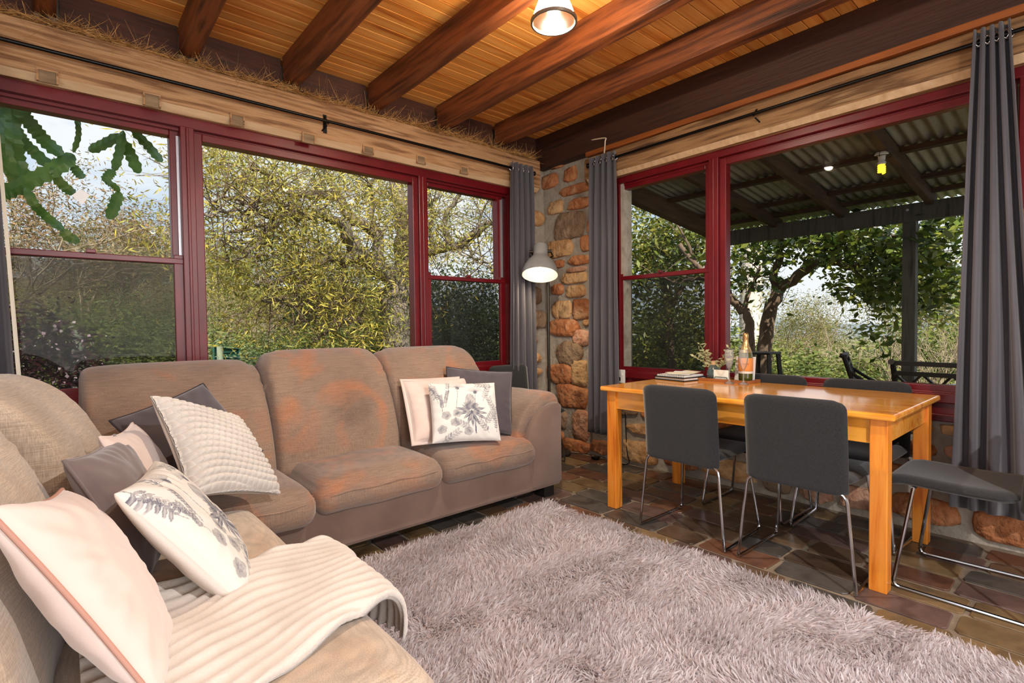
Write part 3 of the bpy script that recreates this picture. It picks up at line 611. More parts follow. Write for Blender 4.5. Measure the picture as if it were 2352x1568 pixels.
# the botanical print, inked on a fine grid of cloth points
def botanical(u, v, seed, faded=1.0):
    r = np.random.default_rng(seed); P = np.stack([u, v], 1); paper = np.array([lin(226), lin(222), lin(217)]); ink = np.zeros(len(u)); 
    def leaf(c, a, L_, W, k=.8):
        d = np.array([math.cos(a), math.sin(a)]); q = P - np.array(c); s = (q @ d) / L_; t = q @ np.array([-d[1], d[0]])
        wd = W * np.clip(np.sin(np.clip(s, 0, 1) * PI), 0, 1) ** .8; on = (s > 0) & (s < 1) & (np.abs(t) < wd)
        tone = k * (.65 + .35 * np.clip(np.abs(t) / np.maximum(wd, 1e-4), 0, 1)); tone = np.where(np.abs(t) < .006, k * .55, tone); np.maximum(ink, np.where(on, tone, 0), out=ink)
    def stroke(pts, W, k=.75):
        for a, b in zip(pts[:-1], pts[1:]):
            a = np.array(a); b = np.array(b); d = b - a; L2 = d @ d; s = np.clip(((P - a) @ d) / L2, 0, 1); dd = np.linalg.norm(P - (a + s[:, None] * d), axis=1); np.maximum(ink, np.where(dd < W, k, 0), out=ink)
    def blob(c, R, k):
        dd = np.linalg.norm(P - np.array(c), axis=1); np.maximum(ink, np.where(dd < R, k, 0), out=ink)
    # banksia in the middle
    c0 = np.array([.12, .06]); q = P - (c0 + [0, .22]); cone = (q[:, 0] / .15) ** 2 + (q[:, 1] / .27) ** 2
    dots = (np.sin(q[:, 0] * 120 + 3 * np.sin(q[:, 1] * 30)) * np.sin(q[:, 1] * 95 + q[:, 0] * 40) > -.25); np.maximum(ink, np.where((cone < 1) & dots, .52, np.where(cone < 1, .22, 0)), out=ink)
    for a in np.linspace(.1, PI - .1, 15): leaf(c0 + [0, -.06], a + r.normal() * .06, .26 + .06 * r.random(), .035, .8)
    for a, L_ in ((-.15, .5), (PI + .15, .52), (.28, .46), (PI - .3, .5), (-.55, .56), (PI + .75, .36), (-1.15, .5), (-1.9, .46), (-1.55, .5)): leaf(c0 + [0, -.14], a, L_, .045, .85)
    stroke([tuple(c0 + [0, -.1]), tuple(c0 + [.08, -.45]), tuple(c0 + [.10, -.85])], .018, .8)
    for bx_, by_, n_, dx in ((-.72, -.05, 9, -.02), (-.62, .1, 9, .12), (-.82, .25, 7, -.12), (.86, -.75, 6, .03), (-.5, .62, 7, .1)):   # lavender sprigs
        stroke([(bx_, by_), (bx_ + dx, by_ + .55)], .007, .6)
        for i in range(n_):
            t = i / n_; p_ = (bx_ + dx * t, by_ + .12 + .45 * t)
            for s in (-1, 1): leaf(p_, PI / 2 + s * .75, .085, .02, .85)
    for (x_, y_) in ((-.62, -.18), (-.38, -.42), (-.75, -.62), (.0, -.72), (-.30, -.12)):       # pansies
        for a in r.uniform(0, 6.28, 1) + np.arange(5) * 1.256: blob((x_ + .07 * math.cos(a), y_ + .07 * math.sin(a)), .072, .42)
        for a in np.arange(7) * .9: leaf((x_, y_), a, .09, .012, .9)
    for (x_, y_) in ((-.22, .78), (.30, .62)):                                                     # spider flowers
        for a in np.linspace(.2, PI - .2, 17): stroke([(x_, y_), (x_ + .23 * math.cos(a), y_ + .18 * math.sin(a))], .005, .55)
        blob((x_, y_ - .02), .06, .75); stroke([(x_, y_), (x_ - .03, y_ - .35), (x_ - .10, y_ - .75)], .008, .6)
    for (x_, y_, a) in ((.62, .55, 1.2), (.78, .15, 1.9), (.66, -.3, 1.0), (.45, -.55, 2.2), (-.15, -.5, 2.6), (-.5, -.85, .6), (.62, .86, 3.0), (.85, -.15, 1.3), (-.9, .7, -1.4)):   # leafy twigs
        d = np.array([math.cos(a), math.sin(a)]); stroke([(x_ - .3 * d[0], y_ - .3 * d[1]), (x_ + .22 * d[0], y_ + .22 * d[1])], .007, .6)
        for t in np.linspace(-.2, .22, 6):
            for s in (-1, 1): leaf((x_ + t * d[0], y_ + t * d[1]), a + s * .8, .15, .026, .4 + .45 * r.random())
    ink = np.clip(ink * 1.15, 0, .95); ink *= faded * (.85 + .15 * np.sin(u * 31 + 2 * np.sin(v * 17))); blue = np.array([lin(44), lin(54), lin(84)])
    return paper * (1 - ink[:, None]) + blue * ink[:, None]
def weave(u, v):                                        # fat cords laid in brick-like basket weave, each row offset by half
    rj = (v + .06 * np.sin(u * 3)) * 7.5; row_ = np.floor(rj); fy_ = (rj - row_) * 2 - 1; ci = (u + .10 * fy_ / 7.5 * 2) * 7.5 + .5 * (row_ % 2); fx_ = (ci - np.floor(ci)) * 2 - 1
    return .027 * np.sqrt(np.clip(1 - np.abs(fx_) ** 2.6, 0, 1)) * np.sqrt(np.clip(1 - np.abs(fy_) ** 2.6, 0, 1)) * (.8 + .2 * fx_)
def sc(c, s): return tuple(CAM + (Vector(c) - CAM) * s)
pillow('cushion', 'large blush pink cushion with rose seam propped at the near end of the sofa', m_pink, sc((-3.383, -1.959, .53), .85), (.88, -.05, .47), (-.442, .281, .852), .43, .43, .070, 60, 1, seam=m_piping_r, wr=.012, pw=.45, edge=.10)
pillow('cushion', 'white cushion with blue botanical print standing on the cream throw blanket', m_print, sc((-3.154, -1.761, .535), .94), (.796, -.152, .586), (-.553, .213, .806), .42, .42, .07, 200, 2, col=lambda u, v: botanical(u, v, 4, 1.0), back=(.80, .74, .68))
pillow('cushion', 'mauve grey velvet cushion tucked behind the printed cushion', m_mauve, (-3.29, -1.56, .60), (.86, -.28, .42), (-.42, .16, .9), .40, .40, .065, 44, 3, seam=m_mauve, edge=.10, wr=.009)
pillow('cushion', 'small blush pink cushion tucked behind the chunky woven cushion', m_pink, (-3.22, -1.30, .60), (.882, -.277, .38), (-.348, .157, .924), .42, .40, .06, 44, 4, seam=m_pink, edge=.10)
pillow('cushion', 'pale grey cushion woven from chunky basket weave cord', m_cord, sc((-2.955, -1.10, .625), .93), (.62, -.49, .61), (-.20, .655, .73), .45, .42, .062, 230, 5, relief=weave, wr=.003, edge=.10)
pillow('cushion', 'dark slate cushion leaning behind the chunky woven cushion', m_slate, sc((-2.998, -.828, .645), .96), (.219, -.768, .601), (-.466, .459, .757), .42, .42, .06, 40, 6, seam=m_piping_d)
pillow('cushion', 'blush pink flanged cushion beside the sofa arm', m_pink, sc((-1.62, -.735, .605), .955), (-.178, -.818, .546), (.145, .527, .837), .41, .41, .06, 44, 7, flange=.020, edge=.05)
pillow('cushion', 'dark slate cushion against the sofa arm', m_slate, sc((-1.345, -.78, .64), .965), (-.33, -.817, .472), (.30, .35, .88), .44, .43, .055, 44, 8, seam=m_piping_d)
pillow('cushion', 'white cushion with blue banksia print in front of the sofa arm', m_print, sc((-1.493, -.815, .583), .925), (-.275, -.863, .424), (.178, .387, .905), .415, .36, .055, 220, 9, col=lambda u, v: botanical(u, v, 9), edge=.04)

# cream throw: a ribbed blanket over the return seat, hanging over its front edge
m_throw = nmat('cream_plush', [rgb(198,187,176), rgb(222,213,204)], 6, rough=.95, bump=.4, bscale=140, bdist=.006, sheen=.6)
N1, N2 = 120, 90; a = np.linspace(0, 1, N1 + 1); b = np.linspace(0, 1, N2 + 1); A, B_ = np.meshgrid(a, b, indexing='ij')
# A runs from the sofa back out over the front edge, B along the seat towards the room
x = -3.42 + .595 * np.minimum(A / .80, 1); y = (-1.93 + .07 * A) + ((-.66 + .26 * A) * B_)
over_ = np.clip((A - .80) / .20, 0, 1); zz = np.full_like(x, SZ + .050); x = x + .075 * np.sin(over_ * PI / 2) + .02 * over_ * np.sin(B_ * 9); zz = zz - .17 * over_ ** 1.8 * (.75 + .35 * B_)
rib = np.sin((B_ * 13 + .5 * np.sin(A * 5) + .35 * np.sin(A * 11 + 2)) * 2 * PI) * .5 + .5; zz = zz + .016 * rib ** .7 * (1 - .5 * over_) + .006 * np.sin(A * 13 + B_ * 7); x = x + .010 * rib * over_
crumple = vnoise(np.stack([x.ravel(), y.ravel(), zz.ravel() * 0], 1), 7, 2).reshape(x.shape); zz = zz + .012 * crumple
Vt = np.stack([x, y, zz], 2).reshape(-1, 3); i0 = (np.arange(N1)[:, None] * (N2 + 1) + np.arange(N2)[None]).ravel(); Ft = np.stack([i0, i0 + N2 + 1, i0 + N2 + 2, i0 + 1], 1); nV = len(Vt)
Vb = Vt.copy(); Vb[:, 2] -= .018; Vb[:, 0] -= .012 * over_.ravel()
rim = [i * (N2 + 1) for i in range(N1)] + [N1 * (N2 + 1) + j for j in range(N2)] + [i * (N2 + 1) + N2 for i in range(N1, 0, -1)] + [j for j in range(N2, 0, -1)]
Fr = np.array([(rim[(i + 1) % len(rim)], rim[i], rim[i] + nV, rim[(i + 1) % len(rim)] + nV) for i in range(len(rim))])
tag(np_mesh('throw_blanket', np.concatenate([Vt, Vb]), np.concatenate([Ft, Ft[:, ::-1] + nV, Fr]), m_throw, None, True), 'cream ribbed plush throw blanket draped over the sofa seat', 'blanket')

# shag rug ---------------------------------------------------------------
rug = thing('shag_rug', 'thick mauve grey shag rug in front of the sofa', 'rug', (-2.1, -2.5, 0))
RX0, RX1, RY0, RY1 = -3.05, -1.16, -4.0, -1.21
MB().box((RX0, RY0, .003), (RX1, RY1, .016)).build('backing', mat('rug_backing', rgb(206, 192, 188), .9), rug)
def rug_pile(n):
    r = np.random.default_rng(11); X = RX0 + (RX1 - RX0) * r.random(n); Y = RY0 + (RY1 - RY0) * r.random(n)
    keep = (Y > -3.85) & ((X > -2.95)); X, Y = X[keep], Y[keep]; n = len(X)
    def smooth_field(s, k):
        gx = np.linspace(RX0, RX1, 60); gy = np.linspace(RY0, RY1, 84); G = np.array([[noise.noise(Vector((p * s, q * s, k))) for q in gy] for p in gx])
        i = np.clip(((X - RX0) / (RX1 - RX0) * 59).astype(int), 0, 58); j = np.clip(((Y - RY0) / (RY1 - RY0) * 83).astype(int), 0, 82); return G[i, j]
    ang = smooth_field(2.2, 1) * 5 + smooth_field(7, 3) * 3 + r.normal(size=n) * .5; tilt = .92 + .75 * smooth_field(3.2, 7) + .25 * r.normal(size=n); tilt = np.clip(tilt, .1, 1.3)
    D = np.stack([np.cos(ang) * np.sin(tilt), np.sin(ang) * np.sin(tilt), np.cos(tilt)], 1); Ls = (.034 + .018 * r.random(n)); W = .0042 + .0022 * r.random(n)
    # clumps: pull the tips of neighbouring strands together
    P = np.stack([X, Y, np.full(n, .014)], 1); side = np.cross(D, np.stack([r.normal(size=n), r.normal(size=n), r.normal(size=n)], 1)); side /= np.linalg.norm(side, axis=1)[:, None]
    cell = np.stack([np.floor(X / .022), np.floor(Y / .022)], 1) * .022 + .011; V = np.zeros((n, 6, 3)); base = np.zeros((n, 6))
    for i, (t, wf) in enumerate(((0, 1), (.55, .9), (1, .35))):
        c = P + D * (Ls * t)[:, None]; c[:, 2] -= .010 * t * t * np.sin(tilt); c[:, :2] += (cell - P[:, :2]) * (.45 * t)
        V[:, 2*i] = c - side * (W * wf / 2)[:, None]; V[:, 2*i+1] = c + side * (W * wf / 2)[:, None]; base[:, 2*i:2*i+2] = t
    f0 = (np.arange(n) * 6)[:, None]; Fq = np.concatenate([f0 + np.array([0, 1, 3, 2]), f0 + np.array([2, 3, 5, 4])], 1).reshape(-1, 4)
    shade = .84 + .16 * r.random(n); warm = r.random(n)
    c1 = np.array([lin(216), lin(204), lin(206)]); c2 = np.array([lin(255), lin(251), lin(254)]); C = (c1 + (c2 - c1) * warm[:, None]) * shade[:, None]
    return V.reshape(-1, 3), Fq, np.repeat(C, 6, 0)
V, Fq, C = rug_pile(230000)
tag(np_mesh('pile', V, Fq, tint_mat('rug_yarn', .5, .5, trans=.55, sheen=.4), rug, False, col=C), kind='stuff')

# curtains and rods --------------------------------------------------------
m_curtain = nmat('charcoal_curtain', [rgb(70,66,72), rgb(88,84,90)], 4, (14, 14, .6), .85, bump=.2, bscale=120, bdist=.002, sheen=.35)
m_sunlit_edge = mat('painted_sunlit_edge', rgb(244, 238, 224), .9)
m_rod = mat('black_rod', rgb(20, 19, 19), .35, .6); m_nickel = mat('polished_nickel', rgb(200, 200, 200), .15, 1)
def curtain(label, fn, top, bot, z0, z1, folds, depth, zr, rings=True, group=None, sunlit_strip=None):
    """top/bot: (u0,u1) along the wall at head and hem; fn(u,d,z)"""
    nu, nv = folds * 14, 30; V = []; Fq = []
    for j in range(nv + 1):
        t = j / nv; z = z1 + (z0 - z1) * t; u0 = top[0] + (bot[0] - top[0]) * t; u1 = top[1] + (bot[1] - top[1]) * t
        for i in range(nu + 1):
            s = i / nu; ph = s * folds * 2 * PI; dd = depth * math.cos(ph) * (.85 + .3 * noise.noise(Vector((s * 4, t * 1.5, folds)))) + .012 * noise.noise(Vector((s * 7, t * 3, 2 + folds)))
            V.append(tuple(fn(u0 + (u1 - u0) * s + .35 * depth * math.sin(ph * 2) * .3 + .010 * t * math.sin(3 * t + s * 9), dd, z + .006 * math.cos(ph) * (t > .99))))
    for j in range(nv):
        for i in range(nu): Fq.append((j*(nu+1)+i, j*(nu+1)+i+1, (j+1)*(nu+1)+i+1, (j+1)*(nu+1)+i))
    root = thing('curtain', label, 'curtain', tuple(fn((bot[0] + bot[1]) / 2, 0, z0)), 0, group)
    o = np_mesh('cloth', np.array(V), np.array(Fq), m_curtain, root, True); md = o.modifiers.new('thickness', 'SOLIDIFY'); md.thickness = .003
    for k in range(2 * folds):
        s = (k + .5) / (2 * folds); u = top[0] + (top[1] - top[0]) * s; m = MB(); q = []
        nv_ = Vector(fn(u + .01, depth * .6 * (1 if k % 2 else -1), zr)) - Vector(fn(u - .01, -depth * .6 * (1 if k % 2 else -1), zr)); nv_.normalize(); ctr = Vector(fn(u, 0, zr)); a_ = nv_.cross(Vector((0, 0, 1))).normalized(); b_ = Vector((0, 0, 1))
        m.tube([ctr + (a_ * math.cos(w_) + b_ * math.sin(w_)) * .021 for w_ in [2 * PI * i / 16 for i in range(17)]], .0045, 6, cap=False); m.build('eyelet', m_nickel, root, smooth='all')
    return root
fcl = lambda u, d, z: (u, -.145 - d, z); fcr = lambda u, d, z: (-.095 - d, u, z)
ZL, ZR = 2.475, 2.445
curtain('charcoal curtain hanging in the corner between the sofa window and the floor lamp', fcl, (-.50, -.26), (-.54, -.22), .06, 2.525, 4, .036, ZL)
curtain('charcoal curtain hanging between the floor lamp and the table', fcr, (-.95, -.70), (-.965, -.655), .23, 2.495, 4, .036, ZR)
curtain('long charcoal curtain bunched behind the end dining chair', fcr, (-3.195, -3.07), (-3.34, -2.995), .20, 2.50, 4, .040, ZR)
curtain('charcoal curtain at the far end of the sofa window beyond the sofa return', fcl, (-3.92, -3.640), (-3.94, -3.560), .06, 2.525, 4, .036, ZL)
MB().add([(-3.644, -.12, 2.52), (-3.632, -.105, 2.52), (-3.545, -.105, .07), (-3.562, -.12, .07), (-3.644, -.117, 2.52), (-3.632, -.102, 2.52), (-3.545, -.102, .07), (-3.562, -.117, .07)], [(0,3,2,1), (4,5,6,7), (0,1,5,4), (1,2,6,5), (2,3,7,6), (3,0,4,7)]).build('sunlit_edge_strip', m_sunlit_edge, bpy.data.objects['curtain.003'])  # pale strip painting the sunlit edge of the curtain
def rod(label, fn, u0, u1, z, br):
    root = thing('curtain_rod', label, 'curtain rod', tuple(fn((u0 + u1) / 2, 0, z)))
    MB().tube([fn(u0, 0, z), fn(u1, 0, z)], .010, 10).build('pole', m_rod, root, smooth=True)
    for u in (u0, u1): MB().lathe([(0, -.02), (.014, -.015), (.018, 0), (.014, .015), (0, .02)], fn(u, 0, z), 12).build('finial', m_rod, root, smooth='all')
    for u in br:
        m = MB(); m.tube([fn(u, -.06, z + .05), fn(u, -.03, z + .02), fn(u, .0, z - .013), fn(u, .013, z - .008)], .006, 6).tube([fn(u - .02, -.055, z - .05), fn(u, -.02, z - .02)], .005, 6).box(tuple(np.minimum(fn(u - .012, -.06, z - .06), fn(u + .012, -.053, z + .06))), tuple(np.maximum(fn(u - .012, -.06, z - .06), fn(u + .012, -.053, z + .06)))); m.build('bracket', m_rod, root, smooth=True)
rod('black curtain rod along the beam above the sofa window', fcl, -4.1, -.22, ZL, (-3.9, -2.07, -.30))
rod('black curtain rod along the beam above the dining table window', fcr, -3.55, -.66, ZR, (-3.45, -2.02, -.68))
# ------------------------------------------------------------------ table and chairs
m_pine = nmat('honey_pine', [rgb(212,118,30), rgb(244,158,54), rgb(250,176,74), rgb(230,136,40)], 2.0, (10, 1.2, 10), .2, coat=.6, detail=6, dist=.8)
m_pine_leg = nmat('honey_pine_leg', [rgb(190,96,22), rgb(226,132,40), rgb(236,150,56), rgb(206,110,30)], 2.0, (10, 10, 1.0), .3, coat=.3, detail=6, dist=.8)
m_charcoal = nmat('charcoal_felt', [rgb(20,20,22), rgb(37,37,39)], 160, rough=.95, bump=.3, bscale=240, bdist=.002, sheen=.25)
m_chrome = mat('chrome', rgb(176, 176, 180), .14, 1)
TX0, TX1, TY0, TY1 = -.925, -.075, -2.955, -1.45
table = thing('dining_table', 'honey coloured pine dining table with a glossy top by the window', 'table', ((TX0 + TX1) / 2, (TY0 + TY1) / 2, 0))
MB().box((TX0, TY0, .722), (TX1, TY1, .75)).build('tabletop', m_pine, table, bevel=.008)
for (a, b) in ((TX0 + .03, TY0 + .03), (TX0 + .03, TY1 - .095), (TX1 - .095, TY0 + .03), (TX1 - .095, TY1 - .095)): MB().box((a, b, 0), (a + .065, b + .065, .722)).build('leg', m_pine_leg, table, bevel=.004)
for (p, q) in (((TX0 + .045, TY0 + .09, .615), (TX0 + .068, TY1 - .09, .722)), ((TX1 - .068, TY0 + .09, .615), (TX1 - .045, TY1 - .09, .722)), ((TX0 + .09, TY0 + .045, .615), (TX1 - .09, TY0 + .068, .722)), ((TX0 + .09, TY1 - .068, .615), (TX1 - .09, TY1 - .045, .722))):
    MB().box(p, q).build('apron', m_pine, table, bevel=.002)
def panel(w, poly, th, r):
    """upholstered slab: poly = centre line (y,z) swept to width w with rounded corners"""
    n = len(poly); nw = 14; V = []; F_ = []
    for side in (1, -1):
        for i, (y, z) in enumerate(poly):
            a = Vector(poly[max(i - 1, 0)]); b = Vector(poly[min(i + 1, n - 1)]); t = (b - a).normalized(); nn = Vector((-t[1], t[0]))
            s_end = min(i, n - 1 - i) / (n - 1); e = max(0, 1 - s_end / .10); inset = r * (1 - math.sqrt(max(0, 1 - e * e)))
            for j in range(nw + 1):
                u = -1 + 2 * j / nw; ed = max(0, (abs(u) - .9) / .1); k = math.sqrt(max(0, 1 - ed * ed)) * .92 + .08; k2 = 1 if e == 0 else math.sqrt(max(0, 1 - (e ** 3))) * .8 + .2
                V.append((u * (w / 2 - inset), y + nn[0] * th / 2 * side * k * k2, z + nn[1] * th / 2 * side * k * k2))
    m1 = n * (nw + 1)
    for i in range(n - 1):
        for j in range(nw):
            q = (i*(nw+1)+j, i*(nw+1)+j+1, (i+1)*(nw+1)+j+1, (i+1)*(nw+1)+j); F_ += [q, tuple(x + m1 for x in q[::-1])]
    rim = [j for j in range(nw)] + [i*(nw+1)+nw for i in range(n - 1)] + [(n-1)*(nw+1)+j for j in range(nw, 0, -1)] + [i*(nw+1) for i in range(n - 1, 0, -1)]
    for a, b in zip(rim, rim[1:] + rim[:1]): F_.append((b, a, a + m1, b + m1))
    m = MB(); m.v = V; m.f = F_; return m
def arc(p0, p1, p2, n=5): return [tuple((1-t)**2 * Vector(p0) + 2*t*(1-t) * Vector(p1) + t*t * Vector(p2)) for t in [i / n for i in range(n + 1)]]
def rounded(pts, r=.04, n=4):
    out = [pts[0]]
    for a, b, c in zip(pts[:-2], pts[1:-1], pts[2:]):
        a, b, c = Vector(a), Vector(b), Vector(c); d1 = (a - b); d2 = (c - b); k = min(r, d1.length / 2, d2.length / 2); out += arc(b + d1.normalized() * k, b, b + d2.normalized() * k, n)
    return out + [pts[-1]]
def make_chair():
    root = thing('dining_chair', 'x', 'chair')
    back = [(-.205, .395)] + [(-.208 - .034 * (i / 12) ** 1.3, .41 + (.80 - .41) * i / 12) for i in range(13)]
    seat = [(-.20, .452), (-.12, .447), (-.04, .446), (.04, .448), (.12, .452), (.17, .452), (.205, .445), (.222, .43)]
    def dense(p): 
        o = []
        for a, b in zip(p[:-1], p[1:]): o += [tuple(Vector(a).lerp(Vector(b), t)) for t in (0, .34, .67)]
        return o + [p[-1]]
    panel(.425, dense(back), .034, .05).build('backrest', m_charcoal, root, smooth='all', world=False)
    panel(.43, dense(seat), .04, .05).build('seat', m_charcoal, root, smooth='all', world=False)
    r_ = .0075
    MB().tube(rounded([(-.245, -.225, .0085), (-.205, -.212, .412), (.205, -.212, .412), (.245, -.225, .0085)], .045), r_, 8).build('rear_leg_frame', m_chrome, root, smooth=True, world=False)
    for s in (-1, 1):
        MB().tube(rounded([(s*.245, -.225, .0085), (s*.235, .19, .0085), (s*.19, .13, .425)], .03), r_, 8).build('side_runner', m_chrome, root, smooth=True, world=False)
    MB().tube([(-.195, .13, .424), (.195, .13, .424)], r_, 8).build('front_rail', m_chrome, root, smooth=True, world=False)
    return root
ch0 = make_chair()
spots = [(-.775, -2.04, -PI/2, 'charcoal upholstered dining chair with back to the rug beside the table leg near the curtain'),
         (-.775, -2.60, -PI/2, 'charcoal upholstered dining chair with back to the rug nearest the end dining chair'),
         (-.265, -2.10, PI/2, 'charcoal dining chair pushed under the table behind the champagne flutes with back to window'),
         (-.265, -2.615, PI/2, 'charcoal dining chair pushed under the table with back to the widest dining window pane'),
         (-.555, -3.11, 0, 'charcoal dining chair at the end of the table in front of the long curtain'),
         (-.56, -.40, PI, 'black upholstered chair standing in the corner behind the sofa arm')]
for i, (x, y, rz, lb) in enumerate(spots):
    o = ch0 if i == 0 else copy_tree(ch0); o.location = (x, y, 0); o.rotation_euler = (0, 0, rz); o['label'] = lb; o['group'] = 'upholstered chairs with chrome runners'

# ------------------------------------------------------------------ lamps
m_grey_metal = nmat('grey_lamp_paint', [rgb(132,130,128), rgb(148,146,144)], 8, rough=.4, spec=.5)
m_shade_in = mat('white_enamel', rgb(245, 242, 235), .4); m_pole = mat('lamp_pole_dark', rgb(62, 56, 48), .35, .7)
m_bulb = mat('lit_bulb', (1, 1, 1, 1), .3, emit=(1, .86, .62, 1), estr=14)
PX_, PY_ = -.20, -.285
lamp = thing('floor_lamp', 'tall grey metal floor lamp with a dome shade switched on in the corner', 'lamp', (PX_, PY_, 0))
MB().lathe([(0, .0), (.15, .0), (.15, .02), (.142, .028), (.03, .034), (.012, .05), (0, .05)], (PX_ + .02, PY_ - .03, 0), 32).build('base', mat('dark_lamp_base', rgb(48, 46, 44), .5, .3), lamp, smooth=True)
MB().tube([(PX_, PY_, .03), (PX_, PY_, 1.72)], .0125, 12).build('pole', m_pole, lamp, smooth=True)
hc = pix(1241, 598, 0, -.325); ax_ = Vector((.26, .22, .94)).normalized()
rim = [(.155, -.135), (.150, -.10), (.135, -.055), (.112, -.015), (.085, .015), (.066, .035), (.063, .05), (.063, .13), (.056, .142), (.0, .146)]
sh = MB().lathe(rim, hc, 40, ax_).build('shade', m_grey_metal, lamp, smooth=True)
MB().lathe([(r * .975, z - .002) for r, z in rim], hc, 40, ax_).build('shade_lining', m_shade_in, sh, smooth=True)
MB().lathe([(0, -.06), (.03, -.05), (.036, -.02), (.03, .01), (.016, .04), (.016, .08), (0, .08)], hc, 20, ax_).build('bulb', m_bulb, sh, smooth='all')
sd = ax_.cross(Vector((0, 0, 1)).cross(ax_)).cross(ax_).normalized(); q = hc + ax_ * .085
m = MB()
for s in (-1, 1): m.tube([q + sd * s * .064, q + sd * s * .085, q + sd * s * .08 - Vector((-.06, -.02, .035)), Vector((PX_, PY_, 1.72)) + sd * s * .02], .006, 6).tube([q + sd * s * .058, q + sd * s * .096], .014, 10)
m.build('yoke', m_pole, lamp, smooth=True)
cable = [(-.10, -.42, .012), (.0, -.55, .01), (-.06, -.68, .012), (-.02, -.82, .012), (-.08, -.92, .012), (.0, -.98, .012), (.02, -.95, .10), (.03, -.93, .3), (.03, -.92, .69)]
MB().tube(spl(cable), .0035, 6).build('cord', m_rod, lamp, smooth=True)
MB().box((-.09, -.72, .004), (-.03, -.66, .026)).build('foot_switch', m_rod, lamp, bevel=.008)
light('floor_lamp_light', 'SPOT', tuple(hc - ax_ * .07), 16, (1, .83, .58), tuple(-ax_), spot_size=2.3, spot_blend=.6, shadow_soft_size=.035)
# pendants
m_prism = bpy.data.materials.new('ribbed_glass'); m_prism.use_nodes = True
t = m_prism.node_tree; N = t.nodes; N.clear(); K = t.links.new; o_ = N.new('ShaderNodeOutputMaterial'); a1 = N.new('ShaderNodeBsdfTransparent'); a1.inputs[0].default_value = (1, .95, .85, 1); a2 = N.new('ShaderNodeBsdfTranslucent'); a2.inputs[0].default_value = (1, .93, .80, 1); a3 = N.new('ShaderNodeBsdfGlossy'); a3.inputs['Roughness'].default_value = .15
m1_ = N.new('ShaderNodeMixShader'); m1_.inputs[0].default_value = .6; m2_ = N.new('ShaderNodeMixShader'); m2_.inputs[0].default_value = .1; K(a1.outputs[0], m1_.inputs[1]); K(a2.outputs[0], m1_.inputs[2]); K(m1_.outputs[0], m2_.inputs[1]); K(a3.outputs[0], m2_.inputs[2]); K(m2_.outputs[0], o_.inputs['Surface'])
def pendant(label, c, energy, color, tilt=(0, 0, 1)):
    c = Vector(c); root = thing('pendant_lamp', label, 'lamp', tuple(c), 0, 'ribbed glass pendant lamps'); 
    s_ = MB().lathe([(.100, .0), (.099, .012), (.094, .03), (.086, .055), (.074, .085), (.058, .11), (.040, .128), (.032, .132)], c, 64, tilt, rib=-.035).build('glass_shade', m_prism, root, smooth='all')
    MB().lathe([(.098, -.004), (.106, -.004), (.107, .010), (.101, .012), (.098, -.004)], c, 48, tilt).build('rim', mat('brushed_rim', rgb(150, 150, 140), .35, .8), s_, smooth=True)
    MB().lathe([(.0, .175), (.026, .172), (.034, .15), (.040, .128), (.032, .120)], c, 24, tilt).build('holder', m_nickel, root, smooth=True)
    MB().tube([c + Vector((0, 0, .17)), c + Vector((0, 0, 2.866 - c.z))], .008, 8).build('stem', m_pole, root)
    MB().lathe([(0, -.012), (.05, -.01), (.055, .0)], (c.x, c.y, 2.862), 24).build('ceiling_rose', m_pole, root, smooth=True)
    MB().lathe([(0, .03), (.022, .035), (.03, .055), (.026, .085), (.013, .105), (.013, .12)], c, 20, tilt).build('bulb', m_bulb, root, smooth='all')
    light('pendant_light', 'POINT', tuple(c + Vector((0, 0, .022))), energy, color, shadow_soft_size=.03)
    return root
pc = pix(1272, 52, 2, 2.515)
pendant('lit pendant lamp with a ribbed glass bell shade over the rug', pc, 125, (1, .87, .68), (.0, .0, 1))
pendant('added pendant lamp with a ribbed glass bell shade, out of view, standing in for the flash', (-2.45, -4.7, 2.42), 300, (1, .985, .975))  # lamp added out of view, gives the frontal fill of a flash

# ------------------------------------------------------------------ things on the table
TT = .7505
m_vase = nmat('teal_glaze', [rgb(62,78,78), rgb(86,102,100)], 6, rough=.12, coat=.6); m_neckcork = mat('raw_clay_neck', rgb(206, 170, 132), .8)
m_leafd = nmat('dried_eucalyptus', [rgb(120,122,82), rgb(162,160,118), rgb(186,180,140)], 20, rough=.8)
tray = thing('serving_tray', 'narrow wooden serving tray holding vase and bottle', 'tray', (-.15, -1.885, TT))
m = MB(); m.box((-.222, -2.045, TT), (-.078, -1.715, TT + .006)); m.build('bottom', nmat('acacia', [rgb(120,66,32), rgb(160,98,54)], 4, (8, 1, 8), .5), tray)
mt_ = nmat('acacia_rim', [rgb(140,80,40), rgb(176,112,64)], 4, (8, 1, 8), .5); m = MB()
for (p, q) in (((-.23, -2.055, TT), (-.218, -1.705, TT + .018)), ((-.082, -2.055, TT), (-.07, -1.705, TT + .018)), ((-.218, -2.055, TT), (-.082, -2.043, TT + .018)), ((-.218, -1.717, TT), (-.082, -1.705, TT + .018))): m.box(p, q)
m.build('rim', mt_, tray); TZ = TT + .0065
vc = (-.145, -1.785, TZ); vase = thing('bud_vase', 'teal glazed bud vase with a clay neck on the tray', 'vase', vc)
MB().lathe([(0, 0), (.028, 0), (.042, .012), (.048, .032), (.045, .055), (.034, .078), (.021, .096)], vc, 32).build('body', m_vase, vase, smooth='all')
MB().lathe([(.021, .096), (.017, .108), (.019, .122), (.016, .122), (.014, .10)], vc, 24).build('neck', m_neckcork, vase, smooth='all')
spr = thing('dried_sprigs', 'dried eucalyptus sprigs standing in the teal vase', 'foliage', (vc[0], vc[1], TZ + .02)); rr = random.Random(4)
